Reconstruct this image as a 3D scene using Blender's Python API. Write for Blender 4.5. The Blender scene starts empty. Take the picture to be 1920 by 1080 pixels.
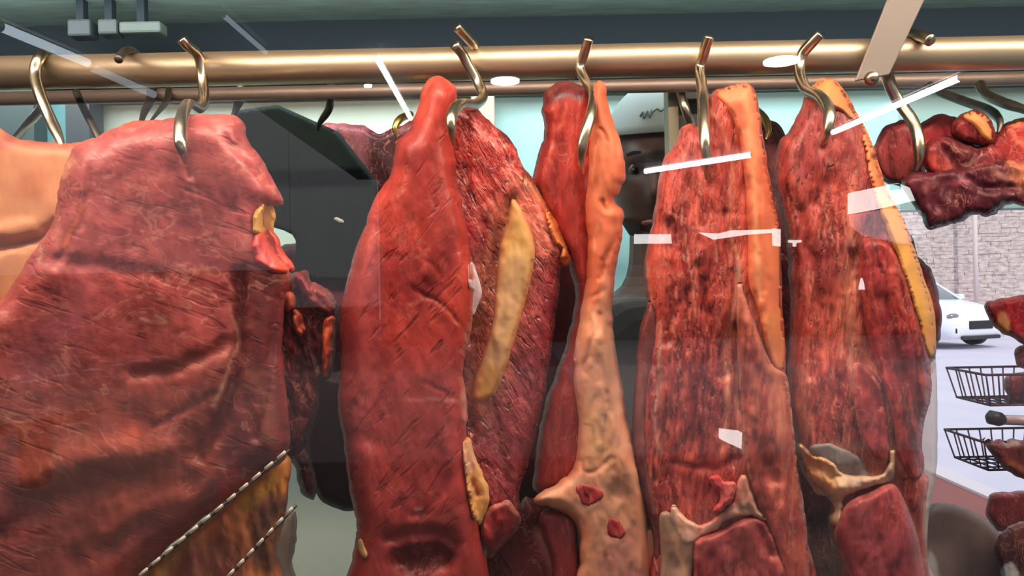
import bpy, bmesh, math, random
import numpy as np
from mathutils import Vector, Matrix

# ------------------------------------------------------------------ camera, world, lights, exposure
ROLL = math.radians(1.15)
F = 1500.0
H = 1.5
sc = bpy.context.scene
C = sc.collection
cam = bpy.data.cameras.new('camera'); cam.lens = F / 1920 * 36; cam.sensor_width = 36
cam.clip_start = 0.02; cam.clip_end = 200
co = bpy.data.objects.new('camera', cam); C.objects.link(co)
co.matrix_world = Matrix.Translation((0, 0, H)) @ Matrix.Rotation(ROLL, 4, 'Y') @ Matrix.Rotation(math.pi / 2, 4, 'X')
sc.camera = co
w = bpy.data.worlds.new('world'); sc.world = w; w.use_nodes = True
bg = w.node_tree.nodes['Background']; bg.inputs[0].default_value = (0.80, 0.88, 1.0, 1); bg.inputs[1].default_value = 1.1
sc.view_settings.view_transform = 'Standard'; sc.view_settings.look = 'None'
sc.view_settings.exposure = 0.0; sc.view_settings.gamma = 1.0; sc.view_settings.use_curve_mapping = False
def light(name, kind, energy, col, loc, rot=(0, 0, 0), **kw):
    l = bpy.data.lights.new(name, kind); l.energy = energy; l.color = col
    for k, v in kw.items(): setattr(l, k, v)
    o = bpy.data.objects.new(name, l); C.objects.link(o); o.location = loc; o.rotation_euler = rot
    return o
light('sun', 'SUN', 2.2, (1.0, 0.96, 0.92), (0, -10, 20), (math.radians(38), 0, math.radians(14)), angle=0.02)
light('case_lamp_glow', 'AREA', 18.0, (1.0, 0.80, 0.62), (0.05, 0.575, 1.965), (math.radians(12), 0, 0), shape='RECTANGLE', size=2.2, size_y=0.05)
light('wall_fill_light', 'AREA', 10.0, (0.92, 1.0, 0.97), (0.0, 1.20, 1.94), (math.radians(48), 0, 0), shape='RECTANGLE', size=2.4, size_y=0.08)  # added area light without a fixture, brightens the back wall

# ------------------------------------------------------------------ helpers
ca, sa = math.cos(ROLL), math.sin(ROLL)
def P(u, v, Y):
    du, dv = u - 960, v - 540
    return ((du * ca - dv * sa) / F * Y, Y if np.isscalar(Y) else np.asarray(Y), H - (du * sa + dv * ca) / F * Y)
def PV(u, v, Y): return Vector(P(u, v, Y))
GY = 0.50                                          # the glass
def mirror(u, v, D):                               # the real place of a thing that the glass shows at distance D
    x, y, z = P(u, v, D); return Vector((x, 2 * GY - y, z))
def on_height(u, v, z):                            # distance at which the sight line of a reflection reaches height z
    return (z - H) * F / -((u - 960) * sa + (v - 540) * ca)

def new_obj(name, me, mat=None, parent=None):
    o = bpy.data.objects.new(name, me); C.objects.link(o)
    if mat is not None and not me.materials: me.materials.append(mat)
    if parent is not None:
        o.parent = parent; o.matrix_parent_inverse = parent.matrix_world.inverted() if parent.type != 'EMPTY' else Matrix.Translation(-parent.location)
    return o
def tag(o, label, cat, group=None, kind=None):
    if label: o['label'] = label
    if cat: o['category'] = cat
    if group: o['group'] = group
    if kind: o['kind'] = kind
    return o
def empty(name, loc, label, cat, group=None):
    o = bpy.data.objects.new(name, None); C.objects.link(o); o.location = loc; o.empty_display_size = 0.02
    bpy.context.view_layer.update()
    return tag(o, label, cat, group)
def bm_obj(name, bm, mat, parent=None, smooth=False):
    me = bpy.data.meshes.new(name)
    bmesh.ops.recalc_face_normals(bm, faces=bm.faces)
    if smooth:
        for f in bm.faces: f.smooth = True
    bm.to_mesh(me); bm.free()
    return new_obj(name, me, mat, parent)
def add_box(bm, a, b, bevel=0.0, M=None):
    a, b = Vector(a), Vector(b)
    g = bmesh.ops.create_cube(bm, size=1)
    c, s = (a + b) / 2, b - a
    for v in g['verts']:
        v.co = Vector((v.co.x * s.x, v.co.y * s.y, v.co.z * s.z)) + c
        if M is not None: v.co = M @ v.co
    if bevel > 0:
        ed = list({e for v in g['verts'] for e in v.link_edges})
        bmesh.ops.bevel(bm, geom=ed, offset=bevel, segments=2, affect='EDGES', profile=0.5)
def box(name, a, b, mat, parent=None, bevel=0.0):
    bm = bmesh.new(); add_box(bm, a, b, bevel); return bm_obj(name, bm, mat, parent)
def struct(o, label=None): o['kind'] = 'structure'; return o
def catmull(pts, n=8, closed=False):
    pts = [np.array(p, float) for p in pts]; out = []
    N = len(pts); rng = range(N) if closed else range(N - 1)
    for i in rng:
        if closed: p0, p1, p2, p3 = pts[(i - 1) % N], pts[i], pts[(i + 1) % N], pts[(i + 2) % N]
        else: p0, p1, p2, p3 = pts[max(i - 1, 0)], pts[i], pts[i + 1], pts[min(i + 2, N - 1)]
        for k in range(n):
            t = k / n
            out.append(0.5 * ((2 * p1) + (-p0 + p2) * t + (2 * p0 - 5 * p1 + 4 * p2 - p3) * t * t + (-p0 + 3 * p1 - 3 * p2 + p3) * t ** 3))
    if not closed: out.append(pts[-1])
    return np.array(out)
def add_tube(bm, path, rad, seg=12, caps=True):
    path = [Vector(p) for p in path]; n = len(path); rads = rad if hasattr(rad, '__len__') else [rad] * n
    prev = None; rings = []
    for i in range(n):
        t = (path[min(i + 1, n - 1)] - path[max(i - 1, 0)]).normalized()
        if prev is None:
            ref = Vector((0, 0, 1)) if abs(t.z) < 0.9 else Vector((0, 1, 0)); nrm = t.cross(ref).normalized()
        else:
            nrm = (prev - t * prev.dot(t)).normalized()
        prev = nrm; bi = t.cross(nrm)
        rings.append([bm.verts.new(path[i] + (nrm * math.cos(2 * math.pi * k / seg) + bi * math.sin(2 * math.pi * k / seg)) * rads[i]) for k in range(seg)])
    for i in range(n - 1):
        for k in range(seg):
            bm.faces.new((rings[i][k], rings[i][(k + 1) % seg], rings[i + 1][(k + 1) % seg], rings[i + 1][k]))
    if caps:
        bm.faces.new(rings[0][::-1]); bm.faces.new(rings[-1])
def tube(name, path, rad, mat, parent=None, seg=12):
    bm = bmesh.new(); add_tube(bm, path, rad, seg); return bm_obj(name, bm, mat, parent, True)

# ------------------------------------------------------------------ noise
_rs = np.random.RandomState(7); _L = _rs.rand(256, 256)
def vnoise(x, y):
    x = np.asarray(x, float); y = np.asarray(y, float)
    xi = np.floor(x).astype(int); yi = np.floor(y).astype(int); fx = x - xi; fy = y - yi
    fx = fx * fx * (3 - 2 * fx); fy = fy * fy * (3 - 2 * fy)
    g = lambda a, b: _L[a % 256, b % 256]
    return (g(xi, yi) * (1 - fx) + g(xi + 1, yi) * fx) * (1 - fy) + (g(xi, yi + 1) * (1 - fx) + g(xi + 1, yi + 1) * fx) * fy
def fbm(x, y, o=4):
    s = 0; a = 0.5; t = 0
    for i in range(o):
        s = s + a * vnoise(x * 2 ** i + 17.3 * i, y * 2 ** i + 9.1 * i); t += a; a *= 0.5
    return s / t - 0.5
def sstep(a, b, x):
    t = np.clip((x - a) / (b - a), 0, 1); return t * t * (3 - 2 * t)

# ------------------------------------------------------------------ materials
def srgb(c):
    f = lambda x: x / 12.92 if x <= 0.04045 else ((x + 0.055) / 1.055) ** 2.4
    return tuple(f(v / 255) for v in c)
def nt(name):
    m = bpy.data.materials.new(name); m.use_nodes = True; return m, m.node_tree, m.node_tree.nodes['Principled BSDF']
def plain(name, col, rough=0.5, metal=0.0, noise=0.0, scale=20, bump=0.0, spec=0.5, stretch=(1, 1, 1)):
    m, t, b = nt(name); c = srgb(col); b.inputs['Roughness'].default_value = rough; b.inputs['Metallic'].default_value = metal
    b.inputs['Specular IOR Level'].default_value = spec
    b.inputs['Base Color'].default_value = (*c, 1)
    if noise or bump:
        tc = t.nodes.new('ShaderNodeTexCoord'); mp = t.nodes.new('ShaderNodeMapping'); mp.inputs['Scale'].default_value = stretch
        t.links.new(tc.outputs['Object'], mp.inputs[0])
        n = t.nodes.new('ShaderNodeTexNoise'); n.inputs['Scale'].default_value = scale; n.inputs['Detail'].default_value = 5
        t.links.new(mp.outputs[0], n.inputs['Vector'])
        if noise:
            r = t.nodes.new('ShaderNodeValToRGB'); r.color_ramp.elements[0].position = 0.3; r.color_ramp.elements[1].position = 0.7
            r.color_ramp.elements[0].color = (*[max(x * (1 - noise), 0) for x in c], 1); r.color_ramp.elements[1].color = (*[min(x * (1 + noise), 1) for x in c], 1)
            t.links.new(n.outputs['Fac'], r.inputs[0]); t.links.new(r.outputs[0], b.inputs['Base Color'])
        if bump:
            bp = t.nodes.new('ShaderNodeBump'); bp.inputs['Strength'].default_value = bump; bp.inputs['Distance'].default_value = 0.01
            t.links.new(n.outputs['Fac'], bp.inputs['Height']); t.links.new(bp.outputs[0], b.inputs['Normal'])
    return m
def emit(name, col, s):
    m, t, b = nt(name); b.inputs['Base Color'].default_value = (0.8, 0.8, 0.8, 1)
    b.inputs['Emission Color'].default_value = (*col, 1); b.inputs['Emission Strength'].default_value = s; return m
def flesh(name, angle=0.0, along=18, across=130, vary=0.28, streak=0.22, marble=0.0, crease=0.0, crease_angle=None, crease_scale=(30, 110), rough=0.42, bump=0.35, sss=0.0, spec=0.4, bd=0.0022):
    """raw meat or fat: the colour attribute carries muscle, fat and some painted shade; nodes add fibre, mottling, shade-darkened creases and the wet relief"""
    m, t, b = nt(name); N = t.nodes.new; L = t.links.new
    at = N('ShaderNodeAttribute'); at.attribute_name = 'Col'
    tc = N('ShaderNodeTexCoord')
    def stretched(ang, al, ac, detail=4, rough_=0.55, dist=0.3):
        r = N('ShaderNodeMapping'); r.vector_type = 'POINT'; r.inputs['Rotation'].default_value = (0, ang, 0)
        s = N('ShaderNodeMapping'); s.inputs['Scale'].default_value = (ac, ac * 0.5, al)
        L(tc.outputs['Object'], r.inputs[0]); L(r.outputs[0], s.inputs[0])
        n = N('ShaderNodeTexNoise'); n.inputs['Scale'].default_value = 1.0; n.inputs['Detail'].default_value = detail
        n.inputs['Roughness'].default_value = rough_; n.inputs['Distortion'].default_value = dist
        L(s.outputs[0], n.inputs['Vector']); return n
    fib = stretched(angle, along, across)
    big = N('ShaderNodeTexNoise'); big.inputs['Scale'].default_value = 22; big.inputs['Detail'].default_value = 4
    L(tc.outputs['Object'], big.inputs['Vector'])
    fine = N('ShaderNodeTexNoise'); fine.inputs['Scale'].default_value = 260; fine.inputs['Detail'].default_value = 3
    L(tc.outputs['Object'], fine.inputs['Vector'])
    def remap(src, a, b_, lo, hi):
        r = N('ShaderNodeMapRange'); r.inputs[1].default_value = a; r.inputs[2].default_value = b_; r.inputs[3].default_value = lo; r.inputs[4].default_value = hi
        L(src, r.inputs[0]); return r.outputs[0]
    def mul(x, y):
        r = N('ShaderNodeMath'); r.operation = 'MULTIPLY'
        L(x, r.inputs[0])
        if isinstance(y, float): r.inputs[1].default_value = y
        else: L(y, r.inputs[1])
        return r.outputs[0]
    def add(x, y):
        r = N('ShaderNodeMath'); r.operation = 'ADD'; L(x, r.inputs[0]); L(y, r.inputs[1]); return r.outputs[0]
    k = mul(remap(fib.outputs['Fac'], 0.3, 0.7, 1 - streak, 1 + streak), remap(big.outputs['Fac'], 0.3, 0.7, 1 - vary, 1 + vary))
    height = add(mul(fib.outputs['Fac'], 1.0), mul(fine.outputs['Fac'], 0.25))
    if crease > 0:
        cr = stretched(crease_angle if crease_angle is not None else angle, crease_scale[0], crease_scale[1], 2, 0.5, 0.6)
        cf = remap(cr.outputs['Fac'], 0.30, 0.42, 0.0, 1.0)
        k = mul(k, remap(cf, 0, 1, 1 - 0.45 * crease, 1.0))  # shade inside the creases is put into the colour too
        height = add(height, mul(cf, 1.2 * crease))
    sv = N('ShaderNodeVectorMath'); sv.operation = 'SCALE'; L(at.outputs['Color'], sv.inputs[0]); L(k, sv.inputs['Scale'])
    out = sv.outputs[0]
    if marble > 0:
        mb = stretched(angle, along * 1.6, across * 0.5, 3, 0.5, 1.5)
        # thin light threads where the noise crosses its middle
        d = N('ShaderNodeMath'); d.operation = 'SUBTRACT'; L(mb.outputs['Fac'], d.inputs[0]); d.inputs[1].default_value = 0.5
        a = N('ShaderNodeMath'); a.operation = 'ABSOLUTE'; L(d.outputs[0], a.inputs[0])
        f = mul(remap(a.outputs[0], 0.0, 0.028, marble, 0.0), remap(big.outputs['Fac'], 0.42, 0.62, 0.0, 1.0))
        mx = N('ShaderNodeMix'); mx.data_type = 'RGBA'; L(f, mx.inputs[0]); L(out, mx.inputs[6]); mx.inputs[7].default_value = (0.62, 0.26, 0.19, 1); out = mx.outputs[2]
    L(out, b.inputs['Base Color'])
    bp = N('ShaderNodeBump'); bp.inputs['Strength'].default_value = bump; bp.inputs['Distance'].default_value = bd
    L(height, bp.inputs['Height']); L(bp.outputs[0], b.inputs['Normal'])
    b.inputs['Roughness'].default_value = rough; b.inputs['Specular IOR Level'].default_value = spec
    L(remap(fine.outputs['Fac'], 0.3, 0.7, rough - 0.1, rough + 0.12), b.inputs['Roughness'])
    if sss:
        b.inputs['Subsurface Weight'].default_value = sss; b.inputs['Subsurface Radius'].default_value = (1.0, 0.3, 0.2); b.inputs['Subsurface Scale'].default_value = 0.006
    return m
R_ = math.radians
M = {}
M['meat_vert'] = flesh('meat_vertical_grain', 0.0, 22, 150, marble=0.45, crease=0.5, crease_scale=(38, 150))
M['meat_diag'] = flesh('meat_slanting_creases', R_(20), 25, 110, marble=0.25, crease=0.75, crease_angle=R_(-42), crease_scale=(28, 120), streak=0.15, vary=0.2)
M['meat_loin'] = flesh('meat_coarse_grain', R_(-8), 45, 300, marble=0.8, crease=0.8, crease_scale=(70, 300), streak=0.34, vary=0.25, bump=0.6, bd=.0016)
M['meat_glint'] = flesh('meat_wet_ridges', R_(30), 45, 150, marble=0.9, crease=0.5, crease_scale=(50, 170), rough=0.26, bump=1.0, spec=0.5, bd=.003)
M['meat_flat'] = flesh('meat_smooth_face', R_(75), 12, 60, marble=0.55, crease=0.4, crease_angle=R_(68), crease_scale=(16, 110), streak=0.14, vary=0.16, rough=0.42, bump=0.4)
M['meat_dark'] = flesh('meat_dark_trim', R_(10), 30, 110, marble=0.6, crease=0.7, rough=0.42, bump=0.7, spec=0.28)
M['meat_plain'] = flesh('meat_plain_smooth', R_(5), 20, 90, marble=0.0, crease=0.2, rough=0.5, bump=0.3, spec=0.2)  # smooth meat without marbling threads, low gloss
M['fat'] = flesh('hard_fat', R_(5), 10, 55, vary=0.10, streak=0.06, rough=0.5, bump=0.25, spec=0.3)
M['fat_rough'] = flesh('crumbly_fat', R_(15), 35, 70, vary=0.2, streak=0.15, crease=0.3, rough=0.42, bump=0.5, spec=0.45)

RED = srgb((176, 44, 38)); DEEP = srgb((118, 22, 26)); MAROON = srgb((70, 14, 20)); ORANGE = srgb((232, 122, 78)); PEACH = srgb((208, 142, 104))
CREAM = srgb((222, 178, 146)); YELLOW = srgb((226, 172, 92)); PINK = srgb((196, 92, 84)); ROSE = srgb((178, 78, 84)); PALE = srgb((208, 176, 168))
FATRED = srgb((224, 84, 60)); GREYF = srgb((150, 138, 134))

# ------------------------------------------------------------------ slabs of meat
def seg_dist(u, v, line):
    line = np.asarray(line, float); best = np.full(u.shape, 1e9)
    for (x0, y0), (x1, y1) in zip(line[:-1], line[1:]):
        dx, dy = x1 - x0, y1 - y0; L2 = dx * dx + dy * dy + 1e-9
        t = np.clip(((u - x0) * dx + (v - y0) * dy) / L2, 0, 1)
        best = np.minimum(best, np.hypot(u - x0 - t * dx, v - y0 - t * dy))
    return best
def inside(u, v, poly):
    r = np.zeros(u.shape, bool); n = len(poly)
    for i in range(n):
        x0, y0 = poly[i]; x1, y1 = poly[(i + 1) % n]
        if y0 == y1: continue
        c = ((y0 > v) != (y1 > v)) & (u < (x1 - x0) * (v - y0) / (y1 - y0) + x0); r ^= c
    return r
def sdist(u, v, poly):
    p = np.vstack([poly, poly[:1]]); d = seg_dist(u, v, p)
    return np.where(inside(u, v, poly), d, -d)
def blur(a, m, n):
    for _ in range(n):
        k = m.astype(float); s = a * k; w_ = k.copy()
        for ax, sh in ((0, 1), (0, -1), (1, 1), (1, -1)):
            s = s + np.roll(a * k, sh, ax); w_ = w_ + np.roll(k, sh, ax)
        a = np.where(m, s / np.maximum(w_, 1), a)
    return a
SLABS = {}
def slab(name, outline, Y, thick, mat, col, col2=None, parent=None, on=None, step=4.0, R=55, back=0.7, rag=2.5, relief=0.004, rscale=60,
         grooves=(), paint=(), smooth=8, mott=70, seed=0, edge=None, raise_=0.0, tilt=(0, 0), sharp=False, lanes=()):
    """A thick sheet of meat or fat. outline: its silhouette as sight lines, Y: its distance, thick: how far the front bulges (m).
    on: a slab on whose front face this one lies."""
    o = np.array(outline, float) if sharp else catmull(outline, 6, True)
    if rag:
        n = fbm(o[:, 0] / 14 + seed * 3.1, o[:, 1] / 14, 3); n2 = fbm(o[:, 0] / 14 + 50, o[:, 1] / 14 + seed, 3)
        o = o + np.stack([n, n2], 1) * rag * 3
    lo = o.min(0) - step * 2; hi = o.max(0) + step * 2
    us = np.arange(lo[0], hi[0], step); vs = np.arange(lo[1], hi[1], step)
    U, V = np.meshgrid(us, vs)
    # soft wobble so that every drawn edge is organic
    WU = U + fbm(U / 22 + seed, V / 22, 3) * 11; WV = V + fbm(U / 22 + 31, V / 22 + seed, 3) * 11
    sd = sdist(U, V, o); msk = sd > step * 0.25
    R = R * 0.56; thick = thick * (0.72 if on is None else 0.45)
    t = np.clip(sd / R, 0, 1); h = (1 - (1 - t) ** 2.6) ** 0.55
    h = blur(h, msk, max(1, smooth // 3)) * thick
    h = h + relief * 1.5 * (fbm(U / rscale + seed * 5, V / (rscale * 2.6), 4) + 0.5 * fbm(U / rscale * 2.3 + 9, V / rscale * 1.1, 3)) * t
    for g in grooves:
        line, wd, dp = g; d = seg_dist(WU, WV, catmull(line, 4) if len(line) > 2 else line)
        h = h - dp * (0.5 if wd < 10 else 0.8) * np.exp(-(d / wd) ** 2) * sstep(0, 0.35, t)
    c1 = np.array(col); c2 = np.array(col2 if col2 is not None else np.array(col) * 0.72)
    k = sstep(-0.18, 0.18, fbm(U / mott + seed, V / mott + 3, 3))[..., None]
    colr = c1 * (1 - k) + c2 * k
    for (lc, sx, sy, ang, lo_, amt) in lanes:          # (colour, across, along, lean, threshold, strength)
        qa, qb = WU * math.cos(ang) + WV * math.sin(ang), -WU * math.sin(ang) + WV * math.cos(ang)
        f = (sstep(lo_, lo_ + .14, fbm(qa / sx + seed * 2.7 + lc[0] * 40, qb / sy + seed, 4)) * amt)[..., None]
        colr = colr * (1 - f) + np.array(lc) * f
    for p in paint:
        kind, pts, wd, pc = p[:4]; al = p[4] if len(p) > 4 else 1.0
        if kind == 'line':
            d = seg_dist(WU, WV, catmull(pts, 4) if len(pts) > 2 else pts); f = np.exp(-(d / wd) ** 2) * al
        else:
            d = sdist(WU, WV, catmull(pts, 4, True)); f = sstep(-wd, wd, d) * al
        f = (f * (0.8 + 0.5 * fbm(U / 12, V / 12 + seed, 3)))[..., None].clip(0, 1)
        colr = colr * (1 - f) + np.array(pc) * f
    if edge is not None:
        ec, ew = edge; f = (np.exp(-(np.maximum(sd, 0) / ew) ** 2) * 0.85)[..., None]; colr = colr * (1 - f) + np.array(ec) * f
    # base depth
    if on is not None:
        q = SLABS[on.name]; iu = np.clip((U - q['u0']) / q['s'], 0, q['Y'].shape[1] - 1.01); iv = np.clip((V - q['v0']) / q['s'], 0, q['Y'].shape[0] - 1.01)
        a, b_ = iu.astype(int), iv.astype(int); fa, fb = iu - a, iv - b_
        G = q['Y']; base = (G[b_, a] * (1 - fa) + G[b_, a + 1] * fa) * (1 - fb) + (G[b_ + 1, a] * (1 - fa) + G[b_ + 1, a + 1] * fa) * fb - raise_
        YB = base + 0.004 + raise_
    else:
        base = Y + (U - o[:, 0].mean()) * tilt[0] + (V - o[:, 1].mean()) * tilt[1]; YB = None
    # cells
    cell = msk[:-1, :-1] & msk[1:, :-1] & msk[:-1, 1:] & msk[1:, 1:]
    used = np.zeros_like(msk); used[:-1, :-1] |= cell; used[1:, :-1] |= cell; used[:-1, 1:] |= cell; used[1:, 1:] |= cell
    cnt = np.zeros(msk.shape, int); cnt[:-1, :-1] += cell; cnt[1:, :-1] += cell; cnt[:-1, 1:] += cell; cnt[1:, 1:] += cell
    bnd = used & (cnt < 4)
    UU, VV = U.copy(), V.copy()
    bu, bv = U[bnd], V[bnd]; ring = np.vstack([o, o[:1]])
    best = np.full(bu.shape, 1e9); nu, nv = bu.copy(), bv.copy()
    for (x0, y0), (x1, y1) in zip(ring[:-1], ring[1:]):
        dx, dy = x1 - x0, y1 - y0; L2 = dx * dx + dy * dy + 1e-9
        tt = np.clip(((bu - x0) * dx + (bv - y0) * dy) / L2, 0, 1); px, py = x0 + tt * dx, y0 + tt * dy
        d = np.hypot(bu - px, bv - py); m_ = d < best; best = np.where(m_, d, best); nu = np.where(m_, px, nu); nv = np.where(m_, py, nv)
    UU[bnd], VV[bnd] = nu, nv
    h = np.where(bnd, 0, h)
    YF = base - h
    YBk = YB if YB is not None else base + np.maximum(h, 0) * back
    if YB is not None: YBk = np.where(bnd, YF, np.maximum(YBk, YF + 0.001))
    SL = dict(u0=us[0], v0=vs[0], s=step, Y=np.where(msk, YF, base))
    idf = -np.ones(msk.shape, int); idf[used] = np.arange(used.sum()); nf = used.sum()
    inner = used & ~bnd; idb = idf.copy(); idb[inner] = nf + np.arange(inner.sum())
    def pos(mk, YY):
        x, y, z = P(UU[mk], VV[mk], YY[mk]); return np.stack([x, y, z], 1)
    verts = np.vstack([pos(used, YF), pos(inner, YBk)])
    cols = np.vstack([colr[used], colr[inner]])
    i, j = np.nonzero(cell)
    ff = np.stack([idf[i, j], idf[i + 1, j], idf[i + 1, j + 1], idf[i, j + 1]], 1)
    fbk = np.stack([idb[i, j], idb[i, j + 1], idb[i + 1, j + 1], idb[i + 1, j]], 1)
    org = Vector(P(float(o[:, 0].mean()), float(o[:, 1].min()), Y)) if on is None else Vector((0, 0, 0))
    me = bpy.data.meshes.new(name)
    off = np.array(org) if parent is None else np.zeros(3)
    me.from_pydata((verts - off).tolist(), [], np.vstack([ff, fbk]).tolist()); me.update()
    ca_ = me.color_attributes.new('Col', 'FLOAT_COLOR', 'POINT')
    ca_.data.foreach_set('color', np.hstack([cols.clip(0, 1), np.ones((len(cols), 1))]).astype(np.float32).ravel())
    me.polygons.foreach_set('use_smooth', np.ones(len(me.polygons), bool)); me.update()
    me.materials.append(mat)
    ob = bpy.data.objects.new(name, me); C.objects.link(ob)
    if parent is None: ob.location = org
    else:
        ob.parent = parent; ob.matrix_parent_inverse = Matrix.Translation(-parent.location)
    SLABS[ob.name] = SL
    return ob
def cut(label, outline, Y, group=None, cat='meat', name='beef_cut', **kw):
    """one hanging cut: an empty at its top and its muscle as a child"""
    o = np.array(outline, float); top = o[o[:, 1].argmin()]
    e = empty(name, P(float(top[0]), float(top[1]), Y), label, cat, group)
    m = slab('muscle', outline, Y, parent=e, **kw)
    return e, m

exec_order = None
# ------------------------------------------------------------------ setting
wall_pale = plain('wall_panel_pale', (196, 210, 198), 0.5, noise=0.04, scale=6)
wall_teal = plain('wall_panel_teal', (158, 206, 210), 0.35, noise=0.05, scale=4)
grey_panel = plain('case_top_panel', (104, 120, 114), 0.45, noise=0.22, scale=18, stretch=(1, 6, 1))
dark_trim = plain('dark_header', (16, 24, 30), 0.8, spec=0.2)
steel = plain('brushed_steel', (206, 186, 160), 0.42, 0.85, noise=0.08, scale=40, stretch=(0.2, 1, 1))
hook_m = plain('galvanised_hook', (196, 184, 164), 0.28, 1.0, noise=0.15, scale=90)
hook_dark = plain('worn_dark_hook', (118, 110, 102), 0.42, 0.9, noise=0.2, scale=90)
grey_paint = plain('grey_strap_paint', (146, 136, 130), 0.5, 0.1)
concrete = plain('concrete', (140, 136, 134), 0.85, noise=0.15, scale=8)

def px_box(name, u0, u1, v0, v1, Y, d, mat, parent=None, bevel=0.0):
    a = P(u0, v1, Y); b = P(u1, v0, Y); return box(name, (min(a[0], b[0]), Y, min(a[2], b[2])), (max(a[0], b[0]), Y + d, max(a[2], b[2])), mat, parent, bevel)
WY = 1.50
xl = P(905, 300, WY)[0]; xo = P(1690, 500, WY)[0]; zt = P(1800, 392, WY)[2]; zs = P(1800, 1150, WY)[2]
struct(box('wall_back', (-1.10, WY, 0), (xl, WY + 0.05, 1.97), wall_pale))
struct(box('wall_back_side', (xl, WY, 0), (xo, WY + 0.05, 1.97), wall_teal))
struct(box('wall_back_lintel', (xo, WY, zt), (1.75, WY + 0.05, 1.97), plain('wall_panel_grey', (140, 166, 162), 0.5, noise=0.05, scale=4)))
struct(box('wall_back_sill', (xo, WY, 0), (1.75, WY + 0.05, zs), plain('sill_wall', (120, 104, 100), 0.6, noise=0.1)))
struct(box('trim_1', (xo, WY - 0.12, zs), (1.75, WY + 0.10, zs + 0.02), plain('sill_brown', (132, 66, 62), 0.5)))
struct(box('wall_right', (1.75, 0.5, 0), (1.80, 1.55, 1.97), wall_teal))
struct(box('wall_left', (-1.15, 0.5, 0), (-1.10, 1.55, 1.97), dark_trim))
struct(box('ceiling', (-1.15, 0.46, 1.975), (1.8, 1.60, 2.0), grey_panel))
struct(box('trim_2', (-1.10, 1.40, 1.868), (1.75, WY - 0.001, 1.974), dark_trim))
struct(box('floor', (-6, -1, -0.05), (3.2, 1.9, 0), concrete)); struct(box('floor_side', (1.0, 1.91, -0.06), (3.22, 40, 0.0), plain('brown_paving', (134, 74, 70), 0.8, noise=0.1, scale=3)))
# things seen at the far left of the case
struct(px_box('trim_3', 125, 166, 150, 330, 1.42, 0.05, plain('dark_post', (38, 50, 58), 0.5)))
struct(px_box('trim_4', -60, 62, 150, 330, 1.40, 0.05, plain('dark_green_post', (44, 66, 68), 0.5)))
struct(px_box('trim_5', 62, 126, 150, 330, 1.44, 0.02, plain('teal_strip', (88, 148, 156), 0.5)))
tag(tube('brace_rod', [PV(18, 272, 1.2), PV(98, 180, 1.02)], 0.006, hook_m, seg=8), 'pale metal rod slanting across the dark corner at far left', 'rod')
struct(px_box('trim_6', 893, 927, 176, 700, 1.44, 0.03, plain('cream_post', (186, 176, 160), 0.5), bevel=0.004))
pe = empty('rack_post', P(1286, 150, 1.05), 'dark upright post between light edge rails behind the cut with broad orange fat', 'post')
px_box('post_body', 1270, 1312, 150, 640, 1.06, 0.03, plain('post_brown', (66, 62, 54), 0.5), pe)
px_box('edge_rail', 1262, 1271, 150, 640, 1.045, 0.03, plain('post_edge', (150, 142, 120), 0.4, 0.3), pe)
tube('strut', [PV(1274, 168, 1.03), PV(1296, 240, 1.03)], 0.006, hook_m, pe, 8)
for k, (u0, u1, v0, v1, c) in enumerate([(125, 168, 34, 68, (30, 44, 50)), (182, 218, 34, 64, (52, 66, 66)), (222, 300, 38, 62, (80, 94, 88))]):
    b = px_box('ceiling_fitting', u0, u1, v0, v1, 1.27, 0.03, plain('fitting', tuple(int(q * .6) for q in c), 0.7), bevel=0.004)
    tag(b, ['near-black box fitting under the grey case top at left', 'dark grey box fitting between a black and a pale one', 'pale grey flat fitting under the case top at left'][k], 'fitting')
    bm = bmesh.new(); a = b.data.vertices; z1 = max(v.co.z for v in a); x0 = min(v.co.x for v in a); x1 = max(v.co.x for v in a)
    add_box(bm, ((x0 + x1) / 2 - .006, 1.275, z1), ((x0 + x1) / 2 + .006, 1.29, 1.976)); bm_obj('stem', bm, dark_trim, b)

# rails
fr_y, fr_z, fr_r = 0.84, P(960, 118, 0.84)[2], 0.0175
def rod(name, x0, x1, y, z, r, mat, parent=None, seg=32): return tube(name, [(x0, y, z), (x1, y, z)], r, mat, parent, seg)
e = empty('hanging_rail', (0, fr_y, fr_z), 'thick brushed steel front rail carrying the big hooks', 'rail')
rod('pipe', -1.09, 1.74, fr_y, fr_z, fr_r, steel, e)
br_y, br_z = 1.02, P(960, 166, 1.02)[2]
e2 = empty('hanging_rail', (0, br_y, br_z), 'thin steel back rail just below and behind the thick one', 'rail')
rod('pipe', -1.09, 1.74, br_y, br_z, 0.0088, plain('dull_steel', (176, 156, 146), 0.5, 0.7, noise=0.1), e2)
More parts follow.
